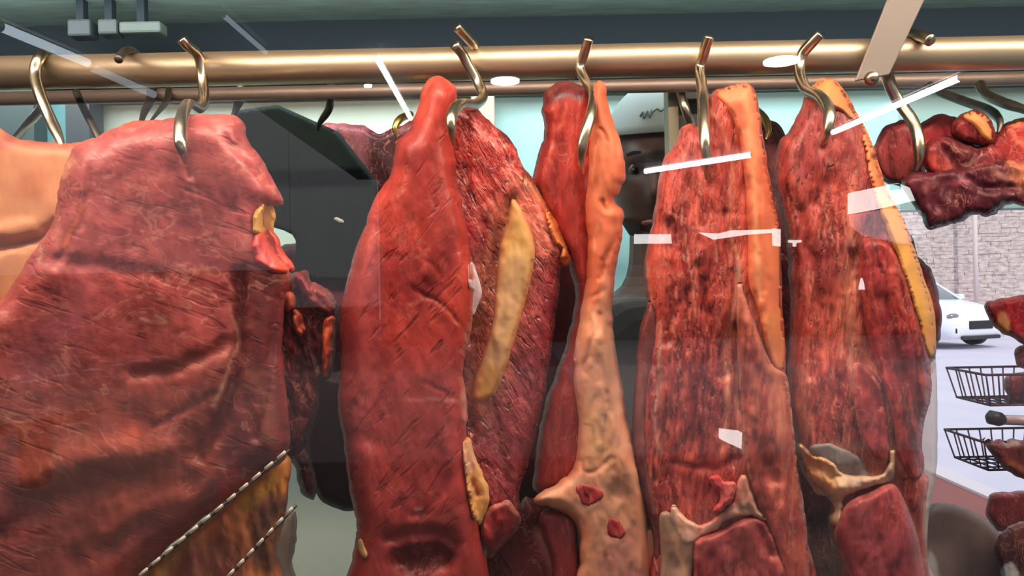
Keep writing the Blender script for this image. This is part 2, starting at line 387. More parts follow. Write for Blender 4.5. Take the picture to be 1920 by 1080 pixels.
# strap
st = empty('rail_strap', P(1640, 100, 0.80), 'flat grey metal strap running down to the thick rail at right', 'bracket')
bm = bmesh.new()
top_l, top_r, bot_r, bot_l = PV(1700, -90, 0.800), PV(1776, -90, 0.800), PV(1668, 140, 0.812), PV(1604, 152, 0.812)
top_l = top_l + (top_l - bot_l) * 0.55; top_r = top_r + (top_r - bot_r) * 0.55
f_ = [bm.verts.new(p) for p in (top_l, top_r, bot_r, bot_l)]; b_ = [bm.verts.new(v.co + Vector((0, 0.004, 0))) for v in f_]
bm.faces.new(f_); bm.faces.new(b_[::-1])
for k in range(4): bm.faces.new((f_[k], b_[k], b_[(k + 1) % 4], f_[(k + 1) % 4]))
bmesh.ops.bevel(bm, geom=list(bm.edges), offset=0.001, segments=1, affect='EDGES')
bm_obj('strap_plate', bm, grey_paint, st)
bm = bmesh.new(); add_tube(bm, [PV(1634, 147, 0.806), PV(1634, 147, 0.818)], [0.007, 0.007], 14); bm_obj('bolt', bm, hook_m, st, True)

# ------------------------------------------------------------------ hooks
def hook(label, pts, r=0.0046, mat=None, taper=True, group='steel hooks on the rails', tip=None):
    path = catmull([P(*p) for p in pts], 7); n = len(path)
    rr = [r] * n
    if taper:
        for i in range(n):
            q = (n - 1 - i) / 7.0
            if q < 1.6: rr[i] = r * (0.25 + 0.75 * min(1, q / 1.6))
    e = empty('meat_hook', tuple(float(q) for q in path[0]), label, 'hook', group)
    tube('shank', path, rr, mat or hook_m, e, 12)
    return e
# each: (u, v, distance) from the free end over the rail down to the point
hook('large hook over the thick rail at the far left edge', [(100, 112, .866), (92, 99, .845), (74, 108, .818), (66, 140, .812), (76, 180, .80), (95, 225, .79), (112, 262, .775), (118, 290, .77)], .0056)
hook('thin straight dark hook prong right of the far left hook', [(143, 172, .90), (158, 205, .88), (176, 240, .86), (190, 268, .85)], .0040, hook_dark, False)
hook('dark hook behind the top of the broad pink slab, left of a pair', [(284, 150, 1.02), (283, 185, 1.0), (270, 212, .97), (262, 240, .93)], .0058, hook_dark)
hook('thinner bent hook, right of a pair above the broad pink slab', [(318, 150, 1.03), (314, 185, 1.0), (300, 206, .97), (280, 230, .93)], .0042, hook_dark)
hook('bright hook piercing the top of the broad pink slab', [(340, 73, .80), (352, 86, .806), (372, 106, .822), (380, 150, .825), (382, 188, .81), (372, 204, .78), (352, 196, .72), (341, 222, .655), (338, 258, .632), (343, 285, .628), (347, 306, .64)], .0052)
hook('hook over the thick rail showing only its bent top at left', [(222, 112, .80), (232, 98, .815), (246, 95, .83), (262, 108, .862), (264, 125, .87)], .0042, hook_dark, False)
hook('dark hook at the left end of the charcoal sheet', [(452, 150, 1.03), (450, 182, 1.03), (442, 205, 1.05), (432, 226, 1.09)], .0058, hook_dark)
hook('dark hook at the sloping edge of the charcoal sheet', [(620, 150, 1.04), (620, 182, 1.05), (616, 206, 1.08), (600, 230, 1.14), (596, 246, 1.16)], .0052, hook_dark)
hook('hook with cut round end through the slab left of centre', [(852, 84, .80), (866, 100, .812), (880, 125, .816), (898, 158, .815), (905, 182, .80), (890, 196, .76), (862, 196, .70), (848, 214, .67), (846, 240, .660), (851, 272, .672)], .0052)
hook('thick steel prong rising above the thick rail left of centre', [(856, 50, .80), (872, 66, .81), (890, 88, .83), (892, 104, .865)], .0050, None, False)
hook('small brass-coloured hook curl at the left edge of the central slab', [(770, 215, .86), (752, 222, .84), (741, 238, .83), (744, 262, .83)], .0040, plain('brassy', (206, 168, 96), 0.3, 1.0))
hook('hook piercing the narrow cut with a thick orange fat edge', [(1104, 72, .80), (1098, 92, .808), (1088, 128, .816), (1100, 156, .80), (1112, 176, .765), (1108, 215, .735), (1094, 262, .725), (1089, 300, .73), (1092, 326, .745)], .0050)
hook('hook piercing the wide cut right of the person in the cap', [(1330, 68, .80), (1322, 92, .807), (1312, 130, .816), (1316, 160, .79), (1318, 190, .745), (1320, 240, .715), (1323, 290, .706), (1325, 335, .722)], .0054)
hook('curled hook piercing the cut with the yellow fat edge', [(1538, 64, .80), (1522, 80, .806), (1502, 106, .815), (1500, 140, .81), (1512, 168, .785), (1538, 182, .75), (1554, 208, .725), (1552, 244, .715), (1541, 272, .728)], .0056)
hook('long hook hanging down behind the white tube reflection', [(1745, 76, .81), (1722, 66, .825), (1690, 66, .85), (1664, 120, .862), (1668, 156, .86), (1686, 192, .86), (1710, 226, .85), (1722, 262, .84), (1722, 300, .84), (1708, 338, .86)], .0062)
hook('slanting dark hook behind the peach-capped chunk', [(1742, 160, 1.01), (1766, 174, .99), (1808, 190, .96), (1852, 206, .92), (1874, 226, .88), (1872, 250, .87)], .0056, hook_dark)
hook('slanting dark hook at the top right edge', [(1838, 158, 1.01), (1848, 176, .99), (1880, 192, .96), (1925, 208, .93), (1950, 230, .91)], .0062, hook_dark)
hook('small hook curl right of the broad orange fat strip', [(1420, 208, .90), (1434, 222, .87), (1441, 244, .85), (1436, 262, .84)], .0042, plain('brassy', (206, 168, 96), 0.3, 1.0))

# ------------------------------------------------------------------ meat
# far left, fat-covered cut
e, m = cut('peach fat-covered cut with one fold at the far left', [(-70, 262), (40, 262), (130, 268), (185, 262), (210, 330), (190, 470), (120, 620), (40, 760), (-70, 800)], 0.775,
           thick=.03, mat=M['fat'], col=PEACH, col2=srgb((196, 122, 88)), seed=3, grooves=[([(-60, 462), (20, 458), (70, 446), (100, 425)], 11, .010), ([(-60, 440), (60, 425)], 14, -.004)],
           paint=[('line', [(-70, 262), (40, 264), (140, 270)], 16, srgb((150, 65, 64))), ('line', [(-60, 466), (30, 462), (80, 444)], 7, srgb((150, 84, 67)), .8)], rscale=120)  # second line paints the shadow along the fold
# broad slab
A_out = [(150, 268), (180, 257), (215, 240), (250, 228), (300, 224), (335, 217), (385, 213), (440, 216), (458, 232), (466, 262), (488, 296), (510, 335), (534, 380), (506, 388), (498, 410), (503, 450), (546, 505), (534, 560), (530, 640), (536, 720), (541, 846), (470, 905), (380, 972), (268, 1072), (240, 1150), (-70, 1150), (-70, 640), (6, 560), (50, 490), (98, 415), (112, 340), (130, 292)]
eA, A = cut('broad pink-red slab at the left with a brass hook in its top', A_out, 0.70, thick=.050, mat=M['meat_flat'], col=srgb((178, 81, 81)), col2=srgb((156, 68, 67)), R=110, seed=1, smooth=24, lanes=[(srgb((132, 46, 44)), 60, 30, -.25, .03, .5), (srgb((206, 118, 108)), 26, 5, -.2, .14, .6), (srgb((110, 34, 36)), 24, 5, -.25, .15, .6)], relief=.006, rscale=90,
    grooves=[([(450, 520), (452, 600), (440, 690), (415, 780), (372, 850)], 16, .012), ([(385, 218), (430, 270), (500, 330), (520, 372)], 9, .006), ([(345, 290), (355, 330)], 7, .006), ([(190, 262), (170, 330), (150, 420), (100, 500)], 9, .004),
             ([(40, 900), (160, 860), (300, 840)], 30, -.006), ([(0, 1000), (120, 930), (250, 900)], 26, .004), ([(140, 1060), (260, 980), (360, 900)], 26, .003), ([(200, 1000), (330, 930)], 20, -.004),
             ([(50, 480), (200, 500), (300, 520)], 14, .003), ([(250, 700), (340, 690), (430, 640)], 14, .005), ([(290, 800), (400, 740)], 8, .003), ([(520, 560), (500, 700), (480, 820)], 10, .006)],
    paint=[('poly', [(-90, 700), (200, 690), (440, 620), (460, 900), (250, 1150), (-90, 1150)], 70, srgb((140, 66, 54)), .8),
           ('poly', [(452, 510), (540, 515), (545, 850), (440, 880), (400, 800), (440, 690)], 14, srgb((98, 45, 49)), .9),
           ('poly', [(20, 820), (200, 800), (380, 860), (260, 980), (100, 1010)], 40, srgb((158, 78, 58)), .6),
           ('poly', [(120, 560), (160, 520), (150, 660), (60, 740), (20, 680)], 30, srgb((150, 78, 90)), .7),
           ('line', [(155, 385), (145, 410), (118, 462)], 4, ORANGE, .9), ('line', [(125, 296), (118, 330), (140, 300)], 5, PEACH, .95), ('line', [(80, 460), (72, 490)], 3, CREAM, .6),
           ('line', [(232, 238), (280, 232)], 5, FATRED, .8), ('line', [(438, 620), (400, 700), (330, 800), (300, 850)], 5, srgb((190, 110, 110)), .35), ('line', [(435, 590), (445, 640), (425, 700), (400, 760)], 3, CREAM, .6),
           ('poly', [(220, 780), (262, 790), (250, 830), (225, 815)], 10, srgb((206, 92, 67)), .6), ('line', [(360, 330), (380, 420), (430, 480)], 3, srgb((214, 140, 124)), .35), ('line', [(265, 600), (310, 608), (290, 590)], 3, CREAM, .4),
           ('line', [(300, 860), (380, 900), (420, 880)], 10, srgb((178, 102, 100)), .4), ('poly', [(405, 905), (440, 880), (450, 905), (415, 935)], 8, srgb((190, 56, 63)), .8), ('line', [(470, 700), (500, 760), (510, 820)], 12, srgb((150, 86, 64)), .6),
           ('line', [(535, 520), (525, 640), (535, 760)], 5, srgb((200, 73, 71)), .5)], step=4)
slab('fat_edge', [(478, 396), (495, 384), (514, 388), (515, 420), (508, 440), (486, 440), (474, 430)], .70, .008, M['fat_rough'], YELLOW, srgb((220, 140, 80)), parent=eA, on=A, raise_=.004, R=14, smooth=1, step=3, rag=2, relief=.002, rscale=14)['label'] = 'yellow fat at the edge'
slab('fat_edge', [(480, 438), (512, 430), (530, 470), (552, 505), (520, 512), (490, 500), (474, 470)], .70, .010, M['fat_rough'], FATRED, srgb((196, 65, 67)), parent=eA, on=A, raise_=.004, R=18, smooth=1, step=3, rag=3, relief=.003, rscale=14, grooves=[([(500, 440), (520, 490)], 4, .003)])['label'] = 'reddish orange fat at the edge'
# yellow fat below the slab
eB, B = cut('cut with ragged yellow and orange fat below the broad slab, at lower left', [(230, 1120), (272, 1068), (330, 1018), (400, 958), (470, 900), (541, 848), (541, 920), (532, 980), (520, 1030), (508, 1120)], 0.735, thick=.022, mat=M['fat_rough'], col=srgb((236, 150, 84)), col2=srgb((190, 104, 72)), R=40, seed=5, smooth=3, relief=.006, rscale=30,
    paint=[('poly', [(445, 935), (510, 880), (520, 905), (480, 950), (450, 960)], 8, srgb((212, 156, 60))), ('poly', [(262, 1085), (340, 1015), (370, 1010), (310, 1080)], 12, srgb((224, 170, 96))), ('poly', [(480, 960), (540, 925), (530, 1060), (470, 1060)], 14, srgb((72, 60, 60)), .9),
           ('poly', [(330, 1040), (430, 1010), (450, 1120), (300, 1120)], 22, srgb((150, 84, 90)), .8), ('poly', [(385, 985), (440, 945), (470, 975), (420, 1005)], 8, srgb((218, 124, 74)), .9), ('line', [(540, 860), (520, 930), (530, 900)], 8, srgb((208, 134, 60)), .8), ('line', [(330, 1020), (400, 965)], 5, srgb((168, 166, 60)), .6)])
eB2, B2 = cut('whitish fat and red trim end at the bottom, left of the bare wall', [(430, 1120), (452, 1066), (480, 1030), (515, 1005), (552, 952), (556, 1010), (548, 1060), (556, 1120)], 0.86, thick=.015, mat=M['fat'], col=srgb((206, 190, 176)), col2=srgb((184, 158, 150)), R=20, smooth=2, seed=2,
    paint=[('poly', [(430, 1120), (470, 1040), (505, 1035), (495, 1120)], 8, srgb((170, 60, 67)))])
# dashed strips added behind the glass, standing for bright edge glints at lower left
glint_b = plain('glint_black', (24, 20, 20), 0.4); glint_w = plain('glint_white', (236, 226, 214), 0.3)
for lab, (a, b_), nn in [('black and white dashes standing for an edge glint along the lower edge of the broad slab', ((262, 1082), (544, 843)), 12), ('shorter black and white dashes standing for an edge glint at the bottom, left of the bare wall', ((428, 1084), (556, 948)), 7)]:
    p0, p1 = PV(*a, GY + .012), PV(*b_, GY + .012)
    s = empty('edge_glint', p0, lab, 'strip'); tube('strip', [p0, p1], .0007, glint_b, s, 8)
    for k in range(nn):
        q0 = p0.lerp(p1, (k + .12) / nn); q1 = p0.lerp(p1, (k + .72) / nn); tube('dash', [q0 - Vector((.0006, .0006, -.0006)), q1 - Vector((.0006, .0006, -.0006))], .0012, glint_w, s, 6)
# ragged trim between slab and centre
eI, I = cut('ragged dark trim with orange fat lumps between broad slab and central slab', [(440, 540), (480, 505), (530, 520), (552, 512), (575, 508), (585, 528), (604, 534), (634, 572), (628, 640), (622, 704), (604, 718), (594, 780), (578, 830), (588, 886), (594, 936), (566, 924), (548, 872), (500, 850), (440, 800)], 0.79, thick=.035, mat=M['meat_dark'], col=srgb((120, 48, 51)), col2=srgb((70, 20, 28)), R=30, rag=4, smooth=3, relief=.012, rscale=26, seed=8,
    grooves=[([(560, 520), (565, 600), (560, 700)], 6, .008), ([(590, 540), (600, 620)], 5, .006)], paint=[('poly', [(540, 600), (620, 590), (600, 720), (560, 700)], 14, srgb((84, 44, 48)), .7), ('line', [(540, 540), (545, 640), (548, 700)], 4, srgb((190, 48, 46)), .7)])
for k, (ol, c, c2) in enumerate([([(530, 552), (545, 545), (556, 560), (552, 578), (536, 584), (528, 570)], srgb((232, 130, 100)), srgb((220, 102, 76))), ([(548, 580), (566, 590), (572, 620), (562, 632), (550, 612)], srgb((222, 104, 69)), srgb((206, 92, 71))),
        ([(606, 600), (628, 596), (627, 650), (618, 700), (606, 704), (604, 650)], srgb((226, 102, 67)), srgb((214, 87, 59))), ([(584, 530), (604, 536), (632, 568), (622, 588), (596, 578), (574, 562)], srgb((190, 99, 92)), srgb((150, 66, 71))), ([(552, 520), (560, 508), (576, 530), (592, 556), (580, 560), (562, 545)], srgb((202, 92, 90)), srgb((160, 61, 67)))]):
    slab('fat_lump', ol, .79, .012, M['fat_rough'], c, c2, parent=eI, on=I, raise_=.006, R=9, smooth=1, step=2.5, rag=2, relief=.002, rscale=10, seed=k)['label'] = ['pinkish fat lump', 'small orange fat lump', 'tall orange fat lump', 'pink fleshy lump', 'thin pink flap'][k]
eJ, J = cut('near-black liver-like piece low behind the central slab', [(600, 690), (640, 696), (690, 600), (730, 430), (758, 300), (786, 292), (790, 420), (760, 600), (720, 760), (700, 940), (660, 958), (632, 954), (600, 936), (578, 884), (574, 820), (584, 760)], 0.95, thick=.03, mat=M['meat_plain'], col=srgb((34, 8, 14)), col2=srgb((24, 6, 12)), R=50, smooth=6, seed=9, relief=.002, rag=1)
# charcoal sheet
charcoal = plain('charcoal_sheet', (40, 50, 50), 0.9, noise=0.12, scale=9, spec=0.1)
eS = empty('hanging_sheet', P(520, 198, 1.2), 'charcoal sheet with angular outline hung behind, between two dark hooks', 'sheet')
sheet = slab('sheet', [(442, 210), (448, 206), (518, 197), (524, 198), (632, 246), (636, 249), (690, 318), (706, 342), (707, 350), (704, 520), (702, 528), (545, 520), (540, 512), (552, 495), (556, 470), (554, 450), (548, 440), (532, 432), (508, 425), (440, 380)], 1.20, .002, charcoal, srgb((40, 50, 50)), parent=eS, sharp=True, rag=0, R=12, smooth=1, relief=.004, rscale=120, grooves=[([(686, 330), (688, 520)], 5, .003), ([(600, 260), (560, 500)], 30, .004)])
slab('tag', [(626, 408), (632, 407), (646, 414), (645, 418), (636, 418), (627, 413)], 1.2, .002, plain('tag_white', (190, 196, 190), 0.4), CREAM, parent=eS, on=sheet, raise_=.002, R=4, smooth=0, step=1.5, rag=0, relief=0, sharp=True)['label'] = 'small whitish tag'
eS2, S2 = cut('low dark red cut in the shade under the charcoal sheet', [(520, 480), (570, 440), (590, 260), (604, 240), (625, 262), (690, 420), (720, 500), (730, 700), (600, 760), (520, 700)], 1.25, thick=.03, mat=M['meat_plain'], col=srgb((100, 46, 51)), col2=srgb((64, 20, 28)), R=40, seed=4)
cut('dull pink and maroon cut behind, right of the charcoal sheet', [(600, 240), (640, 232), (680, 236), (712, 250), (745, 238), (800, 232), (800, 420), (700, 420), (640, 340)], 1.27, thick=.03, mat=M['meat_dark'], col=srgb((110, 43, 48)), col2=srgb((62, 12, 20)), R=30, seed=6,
    paint=[('poly', [(590, 228), (680, 230), (690, 300), (660, 345), (600, 300)], 10, srgb((150, 81, 90)), .9)])

# central slab (front lobe) and its right lobe
C1_out = [(770, 238), (786, 190), (798, 154), (822, 143), (846, 154), (856, 180), (850, 240), (856, 320), (872, 420), (886, 500), (890, 560), (882, 630), (868, 690), (876, 760), (876, 830), (886, 900), (900, 1000), (902, 1150), (655, 1150), (660, 1050), (668, 985), (655, 920), (645, 830), (634, 760), (640, 660), (638, 585), (652, 515), (680, 432), (708, 364), (734, 322), (742, 270)]
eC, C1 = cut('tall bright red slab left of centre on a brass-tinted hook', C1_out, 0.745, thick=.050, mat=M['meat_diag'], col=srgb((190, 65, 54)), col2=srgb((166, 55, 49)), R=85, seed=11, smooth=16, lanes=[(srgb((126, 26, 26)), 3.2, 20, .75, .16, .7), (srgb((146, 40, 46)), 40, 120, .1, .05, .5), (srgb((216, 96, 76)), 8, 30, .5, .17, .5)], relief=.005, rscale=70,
    grooves=[([(720, 360), (712, 450), (716, 560), (705, 700), (690, 820)], 22, .008), ([(780, 545), (830, 575), (866, 610), (870, 640)], 6, .003), ([(730, 1008), (780, 998), (830, 1005), (850, 1015)], 12, .007), ([(770, 1050), (820, 1045)], 30, .014), ([(800, 720), (865, 755)], 5, .002),
             ([(860, 880), (800, 960), (770, 965)], 8, .003), ([(785, 480), (820, 505), (828, 540)], 4, .0015), ([(850, 300), (860, 420), (880, 520)], 14, -.003), ([(760, 260), (800, 350), (800, 500)], 40, -.006)],
    paint=[('poly', [(630, 760), (900, 720), (910, 1150), (640, 1150)], 110, srgb((146, 53, 56)), .8), ('poly', [(636, 590), (712, 420), (716, 600), (700, 800), (640, 800)], 16, srgb((170, 66, 67)), .6),  # first patch puts the weaker light on the lower half into the colour
           ('line', [(765, 572), (800, 562), (835, 580), (862, 608)], 3, srgb((224, 130, 110)), .5), ('line', [(768, 750), (815, 748), (860, 752)], 4, srgb((214, 130, 120)), .5), ('line', [(886, 500), (892, 560), (872, 660), (872, 780), (880, 860)], 5, srgb((224, 170, 160)), .75),
           ('line', [(868, 950), (830, 968), (780, 965)], 4, srgb((196, 97, 95)), .4), ('line', [(790, 952), (780, 955)], 3, CREAM, .6), ('poly', [(735, 1020), (825, 1015), (860, 1040), (800, 1080), (745, 1070)], 10, srgb((70, 10, 18)), .9),  # last patch paints the darkness of the bottom cavity
           ('line', [(800, 170), (790, 210)], 12, srgb((220, 102, 76)), .6), ('poly', [(780, 150), (850, 150), (850, 240), (790, 250)], 24, srgb((206, 69, 58)), .6), ('line', [(770, 478), (788, 480)], 4, srgb((226, 114, 90)), .5)], step=3.6)
C2_out = [(835, 195), (872, 193), (905, 214), (932, 240), (964, 268), (976, 304), (1000, 338), (1030, 388), (1054, 440), (1070, 484), (1052, 500), (1046, 560), (1036, 640), (1026, 720), (1010, 790), (996, 850), (976, 920), (972, 985), (940, 1030), (914, 1040), (880, 1010), (860, 900), (850, 700), (850, 520), (830, 400), (825, 280)]
eC2 = eC
C2 = slab('right_lobe', C2_out, 0.780, .038, M['meat_glint'], srgb((186, 61, 56)), srgb((150, 51, 54)), parent=eC, R=70, seed=13, smooth=12, lanes=[(srgb((96, 24, 34)), 9, 34, -.6, .03, .7), (srgb((226, 120, 110)), 4.5, 26, -.6, .10, .8)], relief=.006, rscale=45, step=3.6,
    grooves=[([(960, 380), (935, 470), (910, 560), (885, 680), (880, 800)], 12, .008), ([(905, 420), (890, 560), (880, 640)], 8, .006), ([(930, 760), (935, 850), (950, 900)], 7, .005), ([(1000, 400), (1020, 470)], 6, .004)],
    paint=[('line', [(968, 400), (978, 470), (962, 560), (938, 660), (905, 735)], 40, srgb((206, 130, 96)), .7), ('poly', [(990, 480), (1050, 500), (1030, 720), (980, 920), (900, 940), (905, 780), (960, 700)], 22, srgb((146, 55, 67)), .85), ('poly', [(895, 470), (940, 420), (930, 540), (900, 640), (880, 720), (868, 700), (885, 560)], 10, srgb((132, 82, 62)), .7),
           ('line', [(930, 790), (938, 860), (960, 890)], 4, srgb((200, 114, 112)), .5), ('poly', [(962, 330), (990, 345), (1040, 420), (1030, 480), (1000, 470), (985, 400)], 10, srgb((198, 99, 76)), .5),
           ('line', [(975, 335), (1000, 352), (1035, 410)], 4, srgb((220, 170, 110)), .6), ('line', [(905, 780), (915, 800)], 4, CREAM, .5)])
C2['label'] = 'right lobe with the pale fat band'
slab('fat_band', [(962, 372), (980, 398), (1002, 455), (1000, 500), (986, 560), (968, 625), (948, 690), (930, 735), (905, 752), (884, 740), (898, 684), (922, 610), (930, 530), (936, 460), (952, 410)], .79, .012, M['fat'], srgb((222, 176, 96)), srgb((206, 158, 92)), parent=eC, on=C2, raise_=.001, R=22, smooth=2, step=3, rag=1.5, relief=.002, rscale=40, seed=2, edge=(srgb((206, 140, 96)), 9),
     paint=[('poly', [(930, 500), (990, 480), (965, 640), (935, 700), (905, 690)], 24, srgb((200, 158, 124)), .85), ('poly', [(885, 690), (935, 690), (920, 760), (880, 760)], 14, srgb((216, 148, 66)), .7)])['label'] = 'long yellow and cream fat band'
slab('fat_edge', [(1022, 388), (1038, 404), (1056, 440), (1062, 462), (1072, 482), (1064, 498), (1050, 494), (1052, 470), (1040, 456), (1028, 425)], .79, .010, M['fat_rough'], srgb((222, 130, 66)), srgb((206, 114, 63)), parent=eC, on=C2, raise_=.004, R=9, smooth=1, step=2.5, rag=2.5, relief=.002, rscale=10)['label'] = 'orange fat edge'
slab('membrane', [(878, 478), (892, 505), (904, 548), (896, 572), (884, 600), (880, 560)], .79, .004, M['fat'], srgb((206, 186, 190)), srgb((190, 166, 172)), parent=eC, on=C1, raise_=.003, R=9, smooth=1, step=2.5, rag=1, relief=.001)['label'] = 'whitish membrane flap'
slab('fat_drape', [(868, 830), (880, 820), (890, 852), (900, 878), (914, 908), (919, 930), (912, 952), (898, 985), (886, 966), (878, 930), (872, 890)], .76, .012, M['fat'], srgb((222, 168, 110)), srgb((226, 160, 76)), parent=eC, on=C1, raise_=.006, R=13, smooth=1, step=2.5, rag=2, relief=.003, rscale=14, grooves=[([(885, 900), (898, 930)], 4, .006)], paint=[('line', [(888, 905), (898, 925)], 5, srgb((150, 65, 54)), .8), ('poly', [(868, 830), (890, 830), (890, 880), (870, 880)], 6, srgb((222, 170, 150)), .8)])['label'] = 'yellow fat drape'
slab('tail', [(905, 965), (925, 945), (955, 940), (976, 975), (958, 1005), (935, 1030), (918, 1050), (905, 1025), (898, 1000)], .76, .016, M['meat_dark'], srgb((176, 51, 53)), srgb((140, 46, 49)), parent=eC, on=C2, raise_=.010, R=16, smooth=1, step=3, rag=3, relief=.003, rscale=16, edge=(srgb((214, 150, 130)), 6))['label'] = 'ragged red tail with pale edge'
slab('fat_spot', [(667, 1000), (674, 998), (686, 1030), (688, 1046), (678, 1042), (670, 1022)], .76, .003, M['fat'], srgb((214, 172, 120)), srgb((200, 150, 100)), parent=eC, on=C1, raise_=.001, R=5, smooth=0, step=2, rag=1, relief=0)['label'] = 'pale fat spot'
# cut between, its colour darkened for the shade of the gap
cut('deep red cut darkened as in shade, right of the central slab', [(1004, 400), (1040, 300), (1056, 200), (1076, 186), (1092, 210), (1110, 400), (1110, 600), (1090, 860), (1070, 960), (1020, 1000), (960, 960), (980, 800), (1010, 600)], 0.93, thick=.03, mat=M['meat_plain'], col=srgb((84, 12, 16)), col2=srgb((50, 6, 12)), R=50, seed=14)
cut('maroon cut with a pale fat seam at the bottom between central and orange-edged cuts', [(905, 1040), (950, 985), (985, 930), (1010, 940), (1050, 950), (1095, 1000), (1095, 1150), (900, 1150)], 0.81, thick=.03, mat=M['meat_dark'], col=srgb((120, 48, 51)), col2=srgb((84, 20, 28)), R=40, seed=15,
    paint=[('line', [(1008, 1000), (1030, 1050), (1040, 1100)], 9, srgb((200, 130, 116)), .8), ('line', [(960, 950), (985, 930)], 10, srgb((120, 90, 80)), .7)])
# narrow cut D
eD, D1 = cut('narrow cut with red left side and thick orange to cream fat side, centre', [(1016, 206), (1020, 176), (1036, 160), (1060, 152), (1084, 158), (1112, 176), (1124, 260), (1122, 420), (1112, 600), (1104, 760), (1104, 880), (1070, 912), (1004, 922), (1000, 880), (1008, 830), (1020, 765), (1040, 702), (1060, 650), (1072, 600), (1078, 550), (1064, 490), (1038, 430), (1014, 384), (1000, 340), (1006, 296), (1020, 256)], 0.80, back=.4, thick=.046, mat=M['meat_vert'], col=srgb((184, 58, 49)), col2=srgb((160, 50, 46)), R=60, seed=16, smooth=10, lanes=[(srgb((120, 24, 26)), 14, 90, 0, .03, .5), (srgb((214, 84, 60)), 7, 60, .1, .10, .5)],
    grooves=[([(1093, 290), (1096, 350), (1100, 440)], 10, .006), ([(1060, 230), (1050, 330), (1060, 420)], 20, .003)],
    paint=[('poly', [(1005, 140), (1098, 140), (1100, 186), (1050, 184), (1008, 204)], 5, srgb((60, 20, 30)), 1.0), ('line', [(1062, 196), (1058, 222), (1048, 240)], 3, srgb((220, 114, 87)), .7), ('poly', [(1040, 580), (1100, 600), (1090, 900), (980, 930), (1010, 760)], 40, srgb((140, 48, 49)), .8), ('line', [(1018, 206), (1022, 256)], 4, srgb((60, 20, 30)), .8)])  # large lower patch: weaker light down there, put into the colour
D2_out = [(1106, 205), (1112, 165), (1130, 150), (1140, 186), (1150, 228), (1166, 268), (1173, 320), (1166, 352), (1152, 376), (1168, 398), (1166, 440), (1156, 500), (1148, 560), (1152, 640), (1166, 720), (1182, 800), (1202, 880), (1216, 960), (1210, 1150), (1082, 1150), (1086, 1040), (1080, 985), (1050, 958), (1002, 944), (1004, 930), (1046, 904), (1076, 872), (1086, 800), (1076, 700), (1082, 620), (1102, 500), (1098, 400), (1104, 300)]
D2 = slab('fat_side', D2_out, 0.765, .034, M['fat'], srgb((226, 124, 87)), srgb((214, 109, 76)), parent=eD, R=50, seed=17, smooth=7, lanes=[(srgb((190, 104, 76)), 12, 60, .05, .06, .45), (srgb((236, 172, 140)), 14, 70, .1, .06, .5), (srgb((196, 96, 84)), 3.5, 40, -.1, .18, .6)], relief=.005, rscale=34, step=3.4,
    grooves=[([(1160, 440), (1140, 480), (1130, 500), (1126, 520)], 5, .008), ([(1126, 590), (1112, 640), (1096, 700)], 5, .004), ([(1150, 372), (1136, 392), (1128, 378)], 5, .006), ([(1140, 740), (1130, 850), (1136, 870)], 6, .004), ([(1130, 240), (1140, 262)], 4, .004), ([(1085, 850), (1100, 890), (1150, 860)], 5, .004), ([(1120, 640), (1140, 760), (1170, 880)], 26, -.006), ([(1104, 560), (1130, 545)], 5, .003)],
    paint=[('poly', [(1075, 620), (1150, 600), (1190, 800), (1220, 1150), (1085, 1150), (1080, 985), (1000, 940), (1076, 872)], 60, srgb((222, 166, 134)), .95), ('poly', [(1090, 760), (1140, 780), (1150, 860), (1096, 860)], 22, srgb((228, 174, 128)), .8),
           ('poly', [(1134, 560), (1154, 580), (1160, 700), (1140, 740), (1126, 660)], 10, srgb((150, 110, 90)), .7), ('line', [(1084, 640), (1082, 760), (1086, 850)], 5, srgb((226, 170, 160)), .7), ('line', [(1085, 862), (1120, 855), (1150, 820), (1155, 780)], 4, srgb((170, 100, 80)), .6), ('line', [(1095, 792), (1115, 800), (1112, 815)], 2.5, srgb((130, 90, 80)), .7),  # first patch: brown shadow painted on the right outline
           ('poly', [(1130, 1030), (1200, 1000), (1210, 1150), (1120, 1150)], 24, srgb((180, 116, 110)), .8), ('line', [(1104, 960), (1130, 950), (1150, 975)], 5, srgb((140, 104, 96)), .6), ('line', [(1020, 935), (1060, 912), (1080, 900)], 8, srgb((228, 190, 168)), .6), ('line', [(1205, 870), (1216, 1000)], 10, srgb((180, 130, 110)), .6)])  # last line: shadow brown painted down the right edge
D2['label'] = 'thick orange to cream fat side'
for k, ol in enumerate([[(1080, 915), (1098, 908), (1118, 914), (1132, 930), (1112, 946), (1094, 946), (1086, 932)], [(1143, 972), (1158, 976), (1173, 1000), (1160, 1010), (1140, 1002)]]):
    slab('red_patch', ol, .76, .0025, M['meat_dark'], srgb((190, 73, 71)), srgb((176, 61, 63)), parent=eD, on=D2, raise_=0, R=9, smooth=1, step=2.5, rag=2, relief=.001, seed=k)
slab('lower_lobe', [(1012, 962), (1040, 956), (1070, 966), (1084, 1000), (1086, 1150), (1044, 1150), (1032, 1050), (1016, 1000)], .775, .026, M['meat_vert'], srgb((150, 56, 58)), srgb((136, 51, 54)), parent=eD, R=30, seed=18, smooth=5)['label'] = 'dark red lobe under the cream fat'

